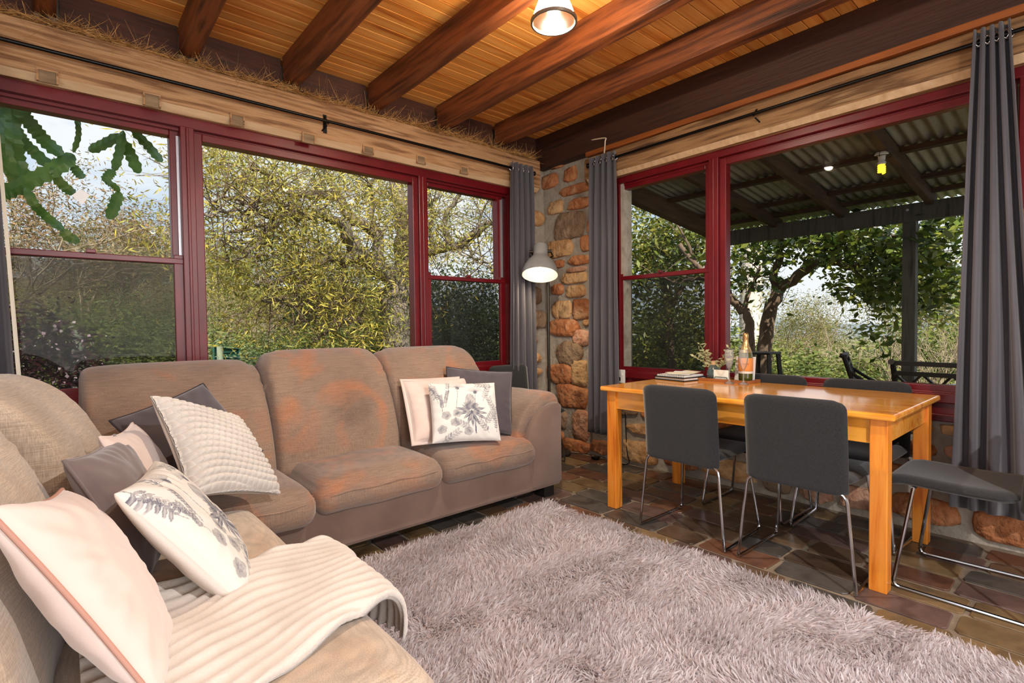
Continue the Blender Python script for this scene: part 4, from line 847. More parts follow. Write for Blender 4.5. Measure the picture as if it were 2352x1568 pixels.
for k in range(9):
    a = rr.uniform(-1, 1); b = rr.uniform(-.5, .5); L_ = rr.uniform(.15, .23); p0 = Vector((vc[0], vc[1], TZ + .03)); d = Vector((b * .5, a * .95, .8)).normalized(); p1 = p0 + d * .1; p2 = p0 + d * L_ + Vector((0, a * .05, -.02 * abs(a)))
    pts = arc(p0, p1, p2, 8); s_ = MB().tube(pts, [.0018] * 8 + [.0008], 5).build('stem', m_leafd, spr)
    lv = MB()
    for i in range(3, 9):
        for s in (-1, 1):
            c = Vector(pts[i]); t_ = Vector((rr.uniform(-.6, .6), s * rr.uniform(.3, 1), rr.uniform(-.3, .8))).normalized(); e = t_.orthogonal().normalized(); e = (e + Vector((rr.random(), rr.random(), rr.random())) * .6).normalized(); l = rr.uniform(.025, .045); w_ = l * .28
            lv.add([c, c + t_ * l * .5 + e * w_, c + t_ * l, c + t_ * l * .5 - e * w_], [(0, 1, 2, 3)])
    lv.build('leaves', m_leafd, s_)
# champagne
m_bglass = mat('green_bottle_glass', (.42, .46, .06, 1), .03); m_bglass.node_tree.nodes['Principled BSDF'].inputs['Transmission Weight'].default_value = .85; bc = (-.125, -1.985, TZ)
bot = thing('champagne_bottle', 'champagne bottle with orange label and gold foil neck on the tray', 'bottle', bc)
MB().lathe([(0, .004), (.03, 0), (.041, .006), (.042, .02), (.042, .155), (.039, .18), (.030, .205), (.021, .228), (.0155, .25), (.0145, .27)], bc, 32).build('body', m_bglass, bot, smooth='all')
MB().lathe([(.0435, .065), (.0438, .066), (.0438, .148), (.0435, .149)], bc, 32).build('front_label', nmat('orange_label', [rgb(214,128,52), rgb(228,148,72)], 3, rough=.5), bot, smooth=True)
MB().lathe([(.0440, .050), (.0443, .0505), (.0443, .0635), (.0440, .064)], bc, 32).build('label_band', mat('pale_band', rgb(226, 214, 200), .5), bot, smooth=True)
def onlab(a, z): a0 = math.atan2(CAM.y - bc[1], CAM.x - bc[0]); return (bc[0] + .0443 * math.cos(a0 + a), bc[1] + .0443 * math.sin(a0 + a), bc[2] + z)
MB().tube([onlab(-.45 + .9 * i / 24, .112 + .006 * math.sin(i * 1.15)) for i in range(25)], .0008, 4).tube([onlab(-.3 + .7 * i / 14, .100) for i in range(15)], .0006, 4).build('label_flourish', mat('label_ink', rgb(120, 60, 30), .6), bot)
MB().lathe([(.0385, .181), (.031, .205), (.0218, .228), (.0165, .25), (.0158, .272), (.0175, .278), (.0178, .296), (.014, .307), (0, .309)], bc, 32).build('foil', nmat('gold_foil', [rgb(176,118,52), rgb(226,196,140)], 9, rough=.3, metal=.8, bump=.4, bscale=60), bot, smooth='all')
m_fl = clear_mat('flute_glass', (.95, .96, .96, 1), 1.0, 1.3, .06); _t = m_fl.node_tree; _mx = _t.nodes.new('ShaderNodeMixShader'); _mx.inputs[0].default_value = .13; _o = [n_ for n_ in _t.nodes if n_.type == 'OUTPUT_MATERIAL'][0]; _src = _o.inputs[0].links[0].from_socket; _tr = _t.nodes.new('ShaderNodeBsdfDiffuse'); _tr.inputs[0].default_value = (.95, .96, .97, 1); _t.links.new(_src, _mx.inputs[1]); _t.links.new(_tr.outputs[0], _mx.inputs[2]); _t.links.new(_mx.outputs[0], _o.inputs[0])  # white diffuse mixed into the glass to imitate highlights
def flute(c, label):
    g = thing('champagne_flute', label, 'glass', c, 0, 'champagne flutes')
    MB().lathe([(0, .003), (.030, .0), (.032, .002), (.018, .007), (.006, .016), (.0038, .03), (.0036, .075), (.005, .086), (0, .0865)], c, 28).build('foot_and_stem', m_fl, g, smooth='all')
    MB().lathe([(0, .087), (.0065, .089), (.014, .104), (.022, .130), (.026, .160), (.0265, .185), (.0245, .212)], c, 28).build('bowl', m_fl, g, smooth='all'); MB().tube([(c[0] + .0245 * math.cos(a_), c[1] + .0245 * math.sin(a_), c[2] + .212) for a_ in [2 * PI * i_ / 28 for i_ in range(29)]], .0009, 5, cap=False).build('lip', m_fl, g, smooth='all')
flute((-.262, -1.945, TT), 'champagne flute standing in front of the name card holder')
flute((-.262, -2.035, TT), 'champagne flute standing in front of the champagne bottle')
cdh = thing('card_holder', 'black wire stand holding a pale card on the tray', 'card holder', (-.195, -1.855, TZ))
MB().box((-.192, -1.905, TZ + .008), (-.1895, -1.805, TZ + .068)).build('card', mat('pale_card', rgb(236, 238, 226), .7), cdh)
MB().tube(rounded([(-.200, -1.900, TZ + .003), (-.200, -1.900, TZ + .022), (-.200, -1.815, TZ + .022), (-.200, -1.815, TZ + .003)], .008), .002, 6).tube([(-.200, -1.900, TZ + .003), (-.178, -1.900, TZ + .003)], .002, 6).tube([(-.200, -1.815, TZ + .003), (-.178, -1.815, TZ + .003)], .002, 6).build('wire_stand', m_rod, cdh)
m = MB(); R_ = Matrix.Translation((-.100, -1.965, TZ)) @ Matrix.Rotation(.12, 4, 'Y'); m.box((0, -.065, 0), (.003, .065, .155), R_); tag(m.build('menu_card', mat('white_card', rgb(244, 242, 236), .6)), 'white card leaning upright behind the champagne bottle', 'card')
bd = thing('binder', 'black ring binder lying at the far left of the table', 'binder', (-.25, -1.60, TT)); MT = Matrix.Translation((-.265, -1.588, TT)) @ Matrix.Rotation(-.12, 4, 'Z')
MB().box((-.10, -.125, .0), (.14, .125, .006), MT).build('back_cover', m_rod, bd, bevel=.002); MB().box((-.10, -.125, .018), (.14, .125, .024), MT).build('front_cover', m_rod, bd, bevel=.002); MB().box((-.09, -.12, .006), (.135, .12, .018), MT).build('pages', mat('page_block', rgb(225, 222, 214), .8), bd)
nb = thing('notebook', 'white spiral notebook lying on the black binder', 'notebook', (-.24, -1.60, TT + .024)); MT2 = Matrix.Translation((-.255, -1.583, TT + .0245)) @ Matrix.Rotation(-.04, 4, 'Z')
MB().box((-.085, -.11, 0), (.13, .11, .010), MT2).build('pages', mat('white_paper', rgb(238, 236, 230), .8), nb)
m = MB()
for i in range(16): 
    yy = -.10 + .2 * i / 15; m.tube([MT2 @ Vector((-.085 + .008 * math.cos(a_), yy, .006 + .008 * math.sin(a_))) for a_ in [2 * PI * j / 8 for j in range(9)]], .001, 4, cap=False)
m.build('spiral', m_rod, nb)
for k, (dx, dy, rz, lb, cl) in enumerate(((-.0, .0, .25, 'loose white sheet lying on the spiral notebook', (240, 238, 232)), (.03, .01, -.35, 'loose cream sheet on top of the papers', (240, 230, 196)))):
    MT3 = Matrix.Translation((-.235 + dx, -1.598 + dy, TT + .0355 + k * .003)) @ Matrix.Rotation(rz, 4, 'Z'); m = MB(); n = 8
    for i in range(n + 1):
        for j in (-1, 1): m.v.append(tuple(MT3 @ Vector((-.09 + .18 * i / n, .075 * j, .004 + .006 * (i / n) ** 3 + .002 * math.sin(i)))))
    for i in range(n + 1):
        for j in (-1, 1): m.v.append(tuple(MT3 @ Vector((-.09 + .18 * i / n, .075 * j, .0032 + .006 * (i / n) ** 3 + .002 * math.sin(i)))))
    q = 2 * (n + 1); m.f = [(2*i, 2*i+1, 2*i+3, 2*i+2) for i in range(n)] + [(q+2*i+2, q+2*i+3, q+2*i+1, q+2*i) for i in range(n)] + [(0, 1, q+1, q), (2*n+1, 2*n, q+2*n, q+2*n+1)] + [(2*i, 2*i+2, q+2*i+2, q+2*i) for i in range(n)] + [(2*i+3, 2*i+1, q+2*i+1, q+2*i+3) for i in range(n)]
    tag(m.build('paper_sheet', mat('paper_%d' % k, rgb(*cl), .8)), lb, 'paper')
# power point and white conduit on the stone wall
so = thing('power_point', 'white power point on the wall under the window corner', 'socket', (.02, -.92, .68))
c = pix(1427, 864, 0, .02); MB().box((.012, c.y - .035, c.z - .055), (.03, c.y + .035, c.z + .055)).build('plate', m_white, so, bevel=.004)
MB().box((.004, c.y - .018, c.z + .008), (.012, c.y - .008, c.z + .028)).build('switch', m_white, so, bevel=.002); MB().box((-.014, c.y - .002, c.z - .035), (.012, c.y + .026, c.z - .005)).build('plug', m_rod, so, bevel=.004)
cp = [pix(1262, 352, 0, .02), pix(1300, 340, 0, .0), pix(1345, 325, 0, -.03), pix(1388, 317, 0, -.06), pix(1390, 325, 0, -.065), pix(1388, 352, 0, -.065)]
tag(MB().tube(spl(cp, 5), .006, 6).build('cable_conduit', mat('cream_conduit', rgb(214, 190, 160), .6), None, smooth=True), 'cream cable conduit running along the beam end above the stone corner', 'cable')
# ------------------------------------------------------------------ outside: ground
def sst(a, b, v): t = np.clip((v - a) / (b - a), 0, 1); return t * t * (3 - 2 * t)
def gz(x, y):
    dx = x - CAM.x; dy = y - CAM.y; r = np.hypot(dx, dy); th = np.degrees(np.arctan2(dy, dx)); L_ = sst(44, 62, th)
    left = -.75 - 1.3 * sst(5, 14, r) + 9.5 * sst(24, 85, r); right = -.9 - 2.6 * sst(6, 16, r) - 22 * sst(18, 160, r)
    return left * L_ + right * (1 - L_)
rs = np.concatenate([np.linspace(3.9, 30, 40), np.geomspace(32, 2500, 46)]); ths = np.radians(np.linspace(-30, 150, 140)); RR, TH = np.meshgrid(rs, ths, indexing='ij')
gx = CAM.x + RR * np.cos(TH); gy = CAM.y + RR * np.sin(TH); gzv = gz(gx, gy) + .12 * np.sin(gx * 1.7) * np.cos(gy * 1.3)
far_ = np.clip((RR - 1400) / 900, 0, 1); ridge = 26 + 12 * np.sin(TH * 9 + 1) + 6 * np.sin(TH * 23) + 44 * np.exp(-((np.degrees(TH) - 23) / 2.2) ** 2); gzv = gzv + far_ * ridge * (np.degrees(TH) < 60)
i0 = (np.arange(len(rs) - 1)[:, None] * len(ths) + np.arange(len(ths) - 1)[None]).ravel(); Fg = np.stack([i0, i0 + len(ths), i0 + len(ths) + 1, i0 + 1], 1)
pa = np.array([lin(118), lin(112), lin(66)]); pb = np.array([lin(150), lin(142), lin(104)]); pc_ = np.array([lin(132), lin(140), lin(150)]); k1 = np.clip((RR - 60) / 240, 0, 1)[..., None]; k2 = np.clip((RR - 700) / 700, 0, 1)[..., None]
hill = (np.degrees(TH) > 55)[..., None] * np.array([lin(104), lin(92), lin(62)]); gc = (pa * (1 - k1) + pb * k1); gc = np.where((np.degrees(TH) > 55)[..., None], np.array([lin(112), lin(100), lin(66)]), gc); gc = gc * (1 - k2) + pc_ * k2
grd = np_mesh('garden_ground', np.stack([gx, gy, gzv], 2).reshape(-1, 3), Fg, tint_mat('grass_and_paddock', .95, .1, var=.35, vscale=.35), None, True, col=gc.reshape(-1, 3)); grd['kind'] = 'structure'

# ------------------------------------------------------------------ foliage tools
def pal(*cs): return np.array([[lin(v) for v in c] for c in cs])
def leaves(cent, per, spread, size, palette, seed, droop=.3, aspect=.3, flat=1.0, shade=.25):
    r = np.random.default_rng(seed); C = np.repeat(cent, per, 0); n = len(C); P = C + r.normal(size=(n, 3)) * np.array([spread, spread, spread * flat])
    D = r.normal(size=(n, 3)); D[:, 2] = D[:, 2] * .6 - droop; D /= np.linalg.norm(D, axis=1)[:, None]; S_ = np.cross(D, r.normal(size=(n, 3))); S_ /= np.linalg.norm(S_, axis=1)[:, None]
    L_ = size * (.6 + .8 * r.random(n))[:, None]; W = L_ * aspect; V = np.stack([P, P + D * L_ * .45 + S_ * W / 2, P + D * L_, P + D * L_ * .45 - S_ * W / 2], 1).reshape(-1, 3)
    Fq = np.arange(n * 4).reshape(-1, 4); cl = np.repeat(palette[r.integers(0, len(palette), len(cent))], per, 0) * .6 + palette[r.integers(0, len(palette), n)] * .4
    cl = cl * (1 - shade + 2 * shade * r.random(n))[:, None]; return V, Fq, np.repeat(cl, 4, 0)
def wob(pts, amp, r, k=3):
    out = []
    for a, b in zip(pts[:-1], pts[1:]):
        for i in range(k): out.append(a.lerp(b, i / k) + Vector((r.uniform(-1, 1), r.uniform(-1, 1), r.uniform(-1, 1))) * amp * (1 if i else .3))
    return out + [pts[-1]]
m_leaf = tint_mat('foliage', .55, .35, trans=.3); m_leaf_gloss = tint_mat('glossy_foliage', .35, .5, trans=.3); m_petal = tint_mat('petals', .7, .2, trans=.3)
m_bark = nmat('rough_grey_bark', [rgb(84,72,60), rgb(150,136,120), rgb(116,102,86), rgb(176,164,148)], 4, (6, 6, 1.4), .95, bump=.9, bscale=10, bstretch=(9, 9, 2), bdist=.05)
m_bark_b = nmat('smooth_brown_bark', [rgb(70,54,42), rgb(110,90,72), rgb(90,72,56)], 8, (3, 3, 1), .9, bump=.4, bscale=20, bdist=.01)
m_bark_w = nmat('pale_gum_bark', [rgb(150,134,120), rgb(206,190,176), rgb(222,210,198), rgb(176,156,138)], 2, (3, 3, .8), .85, bump=.3, bscale=8, bdist=.02)
m_twig = nmat('dry_twigs', [rgb(128,110,88), rgb(172,154,128)], 3, rough=.95)

# the old wattle tree outside the sofa window, limbs traced from the photograph at their distances
wat = thing('old_wattle_tree', 'gnarled old wattle tree with twisted grey limbs and olive foliage beyond the sofa', 'tree', tuple(far(916, 835, 9.0)))
limbs = [([(922,900,9),(918,835,9),(908,760,9),(905,700,8.95),(915,655,8.9)], .25, .22), ([(915,665,9),(928,600,9.2),(932,540,9.4),(922,470,9.5),(900,390,9.7),(880,320,9.8)], .19, .09),
 ([(912,670,8.9),(880,626,8.7),(838,592,8.5),(812,565,8.3),(795,535,8.1),(775,505,8.0)], .17, .07), ([(872,610,8.7),(868,545,8.8),(840,519,8.8),(808,498,8.8),(796,482,8.9),(776,452,9.0),(720,450,8.9),(684,450,8.7),(650,427,8.6),(612,399,8.4),(575,385,8.2)], .10, .03),
 ([(836,596,8.5),(805,592,8.3),(760,588,8.1),(725,606,7.9),(702,616,7.8),(650,640,7.6),(590,655,7.4)], .09, .03), ([(775,505,8.0),(740,492,7.9),(705,498,7.8),(661,491,7.7),(640,505,7.6),(608,532,7.5),(594,560,7.4),(560,584,7.3),(520,600,7.2)], .07, .02),
 ([(640,505,7.6),(604,487,7.5),(581,480,7.5),(523,489,7.3),(470,492,7.1)], .04, .015), ([(705,498,7.8),(672,480,7.8),(645,464,7.7),(617,457,7.6),(581,464,7.5),(530,457,7.4),(485,466,7.2)], .045, .015),
 ([(776,452,9.0),(760,420,9.1),(745,390,9.2),(700,370,9.2),(660,350,9.2)], .06, .02), ([(900,400,9.7),(860,380,9.6),(830,370,9.5)], .06, .02), ([(868,545,8.8),(858,510,8.9),(862,470,9.0),(850,430,9.0),(866,400,9.0)], .05, .02),
 ([(830,690,8.5),(800,680,8.4),(771,686,8.2),(753,711,8.1),(718,702,8.0),(650,698,7.8),(600,690,7.7)], .045, .015), ([(812,565,8.3),(790,620,8.3),(771,686,8.2)], .06, .04), ([(828,744,8.3),(808,730,8.2),(783,739,8.1),(769,762,8.0),(737,762,7.9),(715,778,7.9)], .04, .015), ([(753,711,8.1),(720,730,8.0),(690,735,7.9),(655,752,7.8)], .025, .01),
 ([(925,620,9.1),(965,590,9.0),(1000,572,8.9),(1032,566,8.8),(1069,552,8.7),(1103,527,8.6),(1132,512,8.5)], .12, .04), ([(1032,566,8.8),(1020,520,8.8),(1030,480,8.8),(1060,440,8.8),(1090,425,8.8)], .06, .02), ([(1000,572,8.9),(985,530,9.0),(1000,490,9.0),(980,450,9.0)], .05, .02), ([(1069,552,8.7),(1085,590,8.6),(1110,600,8.5),(1135,630,8.4)], .03, .015), ([(1103,527,8.6),(1110,480,8.6),(1130,450,8.6)], .03, .012), ([(905,770,9.0),(930,765,9.2),(960,768,9.4)], .08, .05),
 ([(932,540,9.4),(960,500,9.4),(985,470,9.3),(1010,440,9.3)], .07, .02), ([(650,427,8.6),(600,430,8.5),(540,420,8.3),(480,430,8.0)], .03, .01), ([(661,491,7.7),(620,515,7.6),(560,530,7.4),(490,545,7.2)], .03, .01), ([(725,606,7.9),(700,640,7.8),(680,680,7.8),(640,720,7.7)], .03, .01)]
rw = random.Random(21); tips = []; tw = MB()
for pts, r0, r1 in limbs:
    w3 = wob([far(*p_) for p_ in pts], .05, rw); n = len(w3); MB().tube(w3, [r0 + (r1 - r0) * i / (n - 1) for i in range(n)], 8).build('limb', m_bark, wat, smooth='all')
    if r0 > .18: continue
    for i in range(1, n):
        for _ in range(2 if r1 < .05 else 1):
            d = Vector((rw.gauss(0, 1), rw.gauss(0, 1), rw.gauss(.15, .7))).normalized(); L_ = rw.uniform(.35, 1.1); a = w3[i]; b = a + d * L_ * .5 + Vector((0, 0, .05)); c = a + d * L_ + Vector((rw.uniform(-.1, .1), rw.uniform(-.1, .1), -.08)); 
            tw.tube([a, b, c], [.009, .006, .003], 4, cap=False)
            for e in range(3):
                q = c + Vector((rw.gauss(0, 1), rw.gauss(0, 1), rw.gauss(-.1, .6))).normalized() * rw.uniform(.15, .5); tw.tube([b.lerp(c, .4 + .3 * e), q], [.003, .0015], 3, cap=False); 
                if rw.random() < (.34 if a.z > 1.0 else .2): tips.append(tuple(q))
tw.build('twigs', m_bark_b, wat, smooth='all')['kind'] = 'stuff'
# crown masses seen in the photograph (pixel centre, pixel spread, distance)
for (a, b, sa, sb, d, n) in ((560,390,70,40,8.3,34),(500,420,40,50,8.0,26),(690,400,70,40,9.0,26),(800,440,60,50,9.2,26),(900,430,40,60,9.3,30),(560,560,70,40,7.4,24),(680,560,60,40,7.9,28),(740,640,60,40,8.1,22),(900,500,40,50,9.2,24),(1020,450,40,30,9.0,16),(1100,470,40,50,8.7,12),(850,690,50,40,8.6,20),(520,640,40,40,7.3,16),(600,640,50,30,7.5,16),(480,350,40,30,8,14),(800,700,40,30,8.3,10)):
    for _ in range(n): tips.append(tuple(far(a + rw.gauss(0, sa), b + rw.gauss(0, sb), d + .9 + abs(rw.gauss(0, .6)))))
V, Fq, C = leaves(np.array(tips), 44, .15, .095, pal((184,168,72),(160,150,64),(132,132,58),(204,178,82),(104,110,52)), 5, droop=.6, aspect=.17, shade=.3)
tag(np_mesh('foliage', V, Fq, m_leaf, wat, col=C), kind='stuff')

# generic trees, each kind grown once and copied
def grow(kind, seed):
    r = random.Random(seed); H = 10.0; tr = MB(); tips = []
    def br(p, d, L_, rad, lev):
        n = 4; pts = [p]; q = p.copy()
        for i in range(n):
            d = (d + Vector((r.gauss(0, .16), r.gauss(0, .16), r.gauss(.05, .1)))).normalized(); q = q + d * L_ / n; pts.append(q.copy())
        tr.tube(pts, [rad * (1 - .55 * i / n) for i in range(n + 1)], 6 if lev == 0 else 4, cap=False)
        if lev >= mx: tips.extend([tuple(pts[-1]), tuple(pts[-2])]); return
        for k in range(nb[lev]):
            a = r.uniform(0, 2 * PI); t = pts[r.randint(2 if lev else 3, n)]; o_ = d.orthogonal().normalized(); o2 = d.cross(o_)
            nd = (d * r.uniform(*up) + (o_ * math.cos(a) + o2 * math.sin(a)) * r.uniform(.5, 1.0)).normalized(); br(t, nd, L_ * r.uniform(.5, .72), rad * .5, lev + 1)
    if kind == 'gum': mx = 3; nb = (5, 4, 3); up = (.5, 1.1); br(Vector((0, 0, -.3)), Vector((r.uniform(-.1, .1), 0, 1)), 5.2, .12, 0); args = (56, .42, .17, .4, .26, 1.0, m_twig)
    elif kind == 'bare': mx = 3; nb = (6, 5, 4); up = (.7, 1.3); br(Vector((0, 0, -.3)), Vector((0, 0, 1)), 4.2, .10, 0); args = (0, 0, 0, 0, 0, 1, m_twig)
    else:
        tr.tube([(0, 0, -.3), (.1, 0, 2.5), (0, .1, 5)], [.16, .12, .06], 6, cap=False); N_ = 420
        for i in range(N_):
            a = r.uniform(0, 2 * PI); u = r.uniform(-1, 1); k = r.uniform(.55, 1.0) * (1 + .25 * noise.noise(Vector((math.cos(a) * 2 + seed, math.sin(a) * 2, u * 2)))); s = math.sqrt(1 - u * u)
            tips.append((3.4 * k * s * math.cos(a), 3.4 * k * s * math.sin(a), 4.6 + 4.4 * k * u))
        args = (34, .34, .20, .2, .42, 1.0, m_bark)
    return tr, tips, args
kinds = {}
PALS = {'gum': pal((128,112,72),(146,124,84),(104,102,60),(160,120,88)), 'gum_olive': pal((112,112,58),(132,128,64),(92,96,50),(146,132,70)), 'bush': pal((98,112,52),(124,130,58),(80,98,46),(140,140,70)), 'dark': pal((38,50,26),(52,66,32),(30,40,22),(66,78,40)), 'sage': pal((120,134,88),(96,116,70),(140,148,104),(80,100,60))}
def get_kind(kind, palname, v):
    key = (kind, palname, v)
    if key not in kinds:
        tr, tips, (per, sp, sz, dr, asp, fl, bk) = grow(kind, 31 * v + len(kind)); V = None
        me = bpy.data.meshes.new('trunk'); me.from_pydata(tr.v, [], tr.f); me.materials.append(bk); me.polygons.foreach_set('use_smooth', [True] * len(me.polygons)); fm = None
        if per:
            V, Fq, C = leaves(np.array(tips), per, sp, sz, PALS[palname], v + 9, dr, asp, fl, .28); o = np_mesh('foliage', V, Fq, m_leaf, None, col=C); fm = o.data; bpy.data.objects.remove(o)
        kinds[key] = (me, fm)
    return kinds[key]
def plant(name, label, kind, palname, v, px, dist, top_py, wide=1.0, group=None, cat='tree', sink=0):
    b = far(px, 800, dist); z0 = float(gz(np.array(b.x), np.array(b.y))) - sink; top = far(px, top_py, dist).z; k = max(.12, (top - z0) / 9.6); root = thing(name, label, cat, (b.x, b.y, z0), random.uniform(0, 6), group); root.scale = (k * wide, k * wide, k)
    me, fm = get_kind(kind, palname, v)
    for nm, d in (('trunk', me), ('foliage', fm)):
        if d is None: continue
        o = bpy.data.objects.new(nm, d); COL.objects.link(o); o.parent = root
        if nm == 'foliage': o['kind'] = 'stuff'
    return root
G1 = 'gum trees on the wooded slope'; lb1 = 'slender gum tree with thin russet crown on the wooded slope'; lb2 = 'olive green gum tree on the wooded slope beyond the sofa window'
for (px, d, ty, w_) in ((70,24,405,.95),(150,27,440,.9),(215,30,455,1.0),(25,30,430,1),(285,34,480,.9),(120,40,520,1.0)): plant('gum_tree', lb1, 'gum', 'gum', random.randint(0, 2), px, d, ty, w_, G1)
for (px, d, ty, w_) in ((350,36,560,1),(395,30,520,.8),(60,46,560,1.1),(240,44,560,1.1),(330,55,590,1.2),(430,44,560,1.0),(510,40,540,1),(570,48,560,1.1),(640,44,560,1),(720,50,570,1.1),(180,22,640,1.3),(265,20,600,1.2),(330,24,660,1.2),(90,34,610,1.3),(150,50,600,1.2),(480,30,600,1),(560,26,640,1.1)):
    plant('gum_tree', ('olive green gum tree on the slope behind the flowering bush' if px < 200 else 'olive green gum tree on the slope behind the fence post' if px < 440 else 'olive green gum tree on the slope behind the old wattle'), 'gum', 'gum_olive', random.randint(0, 2), px, d, ty, w_, 'olive gum trees')
for (px, d, ty) in ((500,22,600),(545,19,640),(600,24,620),(450,26,580)): plant('bare_tree', 'bare grey tree standing on the slope behind the old wattle', 'bare', '', random.randint(0, 2), px, d, ty, .9, 'bare trees on the slope')
for (px, d, ty, w_) in ((100,16,720,1.5),(230,15,660,1.2),(330,16,700,1.3),(390,14,740,1.4),(300,13,790,1.5),(440,15,700,1.2)): plant('shrub', 'olive shrub growing below the gum trees beyond the far window sash', 'bush', 'bush', random.randint(0, 2), px, d, ty, w_, 'shrubs below the gums', 'shrub')
for (px, d, ty, w_) in ((480,16,745,1.4),(560,13.5,752,1.5),(640,14,725,1.4),(700,13,760,1.6),(760,15,720,1.4),(620,11.5,790,1.7),(820,14,700,1.3)): plant('shrub', 'bright green shrub growing under the old wattle tree', 'bush', 'sage' if px in (560,620) else 'bush', random.randint(0, 2), px, d, ty, w_, 'shrubs under the wattle', 'shrub')
for (px, d, ty, w_) in ((800,17,560,.8),(870,15,610,.7),(960,14,600,.8),(1050,13,572,.75),(1130,12.5,640,.8),(1010,11.5,700,1.0),(740,20,600,.9),(1100,16,600,.8)): plant('evergreen_tree', 'dense dark evergreen tree ' + ('behind the old wattle trunk' if px < 930 else 'beside the old wattle trunk beyond the corner curtain'), 'dark', 'dark', random.randint(0, 2), px, d, ty, w_, 'dark evergreens behind the wattle')
# flowering bush, fence, green gate on the left
fb = far(70, 800, 6.2); bush = thing('flowering_bush', 'dark red leafed bush covered in small pale pink flowers', 'bush', (fb.x, fb.y, float(gz(np.array(fb.x), np.array(fb.y))))); ct = []; rb = random.Random(3)
for _ in range(420):
    a, u, k = rb.uniform(0, 6.28), rb.uniform(-1, 1), rb.uniform(.5, 1); s = math.sqrt(1 - u * u); ct.append((fb.x + .62 * k * s * math.cos(a), fb.y + .62 * k * s * math.sin(a), .45 + .92 * k * u))
ct = np.array(ct); V, Fq, C = leaves(ct, 22, .08, .055, pal((62,26,34),(84,30,44),(46,30,26),(70,54,40)), 2, .2, .4); tag(np_mesh('foliage', V, Fq, m_leaf, bush, col=C), kind='stuff')
V, Fq, C = leaves(ct[ct[:, 2] > .3][::2], 6, .09, .03, pal((226,196,206),(238,222,226),(206,168,184)), 3, 0, .9); tag(np_mesh('flowers', V, Fq, m_petal, bush, col=C), kind='stuff')
MB().tube([(fb.x, fb.y, float(gz(np.array(fb.x), np.array(fb.y))) - .1), (fb.x + .1, fb.y, .5)], [.05, .02], 6).build('stem', m_bark_b, bush)
m_post = nmat('treated_pine_post', [rgb(104,116,96), rgb(142,150,126)], 4, (4, 4, 1), .9); m_gate = mat('dark_green_panel', rgb(22, 74, 62), .5)
fences = []
for (px, py, d, r_, lb) in ((178, 758, 7.0, .055, 'round treated fence post beside the flowering bush'), (505, 796, 11.0, .055, 'round pale fence post in front of the green gate panel')):
    t_ = far(px, py, d); z0 = float(gz(np.array(t_.x), np.array(t_.y))); p = thing('fence_post', lb, 'post', (t_.x, t_.y, z0)); MB().tube([(t_.x, t_.y, z0 - .2), (t_.x, t_.y, t_.z)], r_, 12).build('post', m_post, p, smooth=True); MB().lathe([(0, .004), (r_ * .8, .003), (r_, 0)], tuple(t_), 12).build('post_top', m_post, p); fences.append(t_)
gt = thing('green_gate', 'dark green sheet metal gate panel beside the pale fence post', 'gate', tuple(far(520, 832, 11.6)))
a = far(490, 797, 11.5); b = far(549, 801, 11.9); zb_ = float(gz(np.array(a.x), np.array(a.y))) + .1
MB().add([(a.x, a.y, zb_), (b.x, b.y, zb_), (b.x, b.y, b.z), (a.x, a.y, a.z), (a.x, a.y + .03, zb_), (b.x, b.y + .03, zb_), (b.x, b.y + .03, b.z), (a.x, a.y + .03, a.z)], [(0,1,2,3), (7,6,5,4), (0,4,5,1), (1,5,6,2), (2,6,7,3), (3,7,4,0)]).build('panel', m_gate, gt)
MB().tube([(a.x, a.y - .02, zb_), (a.x, a.y - .02, a.z), (b.x, b.y - .02, b.z), (b.x, b.y - .02, zb_)], .022, 8).build('frame', m_gate, gt, smooth=True)
for k in range(4): zk = a.z - .12 - .1 * k; MB().tube([(a.x, a.y - .012, zk), (b.x, b.y - .012, zk)], .006, 5).build('rail', m_gate, gt)
fw = thing('fence_wires', 'thin fence wires strung past the fence posts', 'fence', tuple(far(178, 850, 7)))
for (y1, y2) in ((812, 820), (830, 838)): MB().tube([far(20, y1 + 2, 7), far(178, y1, 7), far(330, (y1 + y2) / 2, 8.6), far(505, y2, 11), far(900, y2 + 2, 12.5)], .003, 4).build('wire', m_silver, fw)

# epiphyllum cactus hanging from the eave outside the left sash
m_cact = nmat('cactus_green', [rgb(62,104,46), rgb(104,142,64), rgb(80,122,54), rgb(132,148,74)], 6, rough=.45)
def blade(name, pts, wpx, root, y=.62):
    c = [pix(a, b, 1, y + .06 * math.sin(a * .05 + b * .03)) for a, b in pts]; c = spl(c, 6); n = len(c); px_m = (CAM - c[0]).length / F_PX; m = MB(); wm = wpx * px_m * .92
    for i, p in enumerate(c):
        t = (c[min(i + 1, n - 1)] - c[max(i - 1, 0)]).normalized(); s = t.cross(Vector((0, 1, 0))).normalized(); env = min(1, (i + .6) / 3, (n - i - .2) / 3); ww = wm / 2 * env * (1 + (.22 if i % 2 else -.08)); th = .005
        m.v += [tuple(p - s * ww + Vector((0, .012 * (i % 2), 0))), tuple(p - Vector((0, th, 0))), tuple(p + s * ww), tuple(p + Vector((0, th, 0)))]
    for i in range(n - 1):
        for j in range(4): m.f.append((4*i+j, 4*i+(j+1)%4, 4*i+4+(j+1)%4, 4*i+4+j))
    m.f += [(3,2,1,0), (4*n-4, 4*n-3, 4*n-2, 4*n-1)]; return m.build(name, m_cact, root)
ca1 = thing('hanging_cactus', 'large leaf cactus with scalloped stems hanging outside the left sash', 'plant', tuple(pix(60, 200, 1, .62))); ca2 = thing('hanging_cactus', 'small cluster of scalloped cactus pads hanging beside the window mullion', 'plant', tuple(pix(285, 230, 1, .62)))
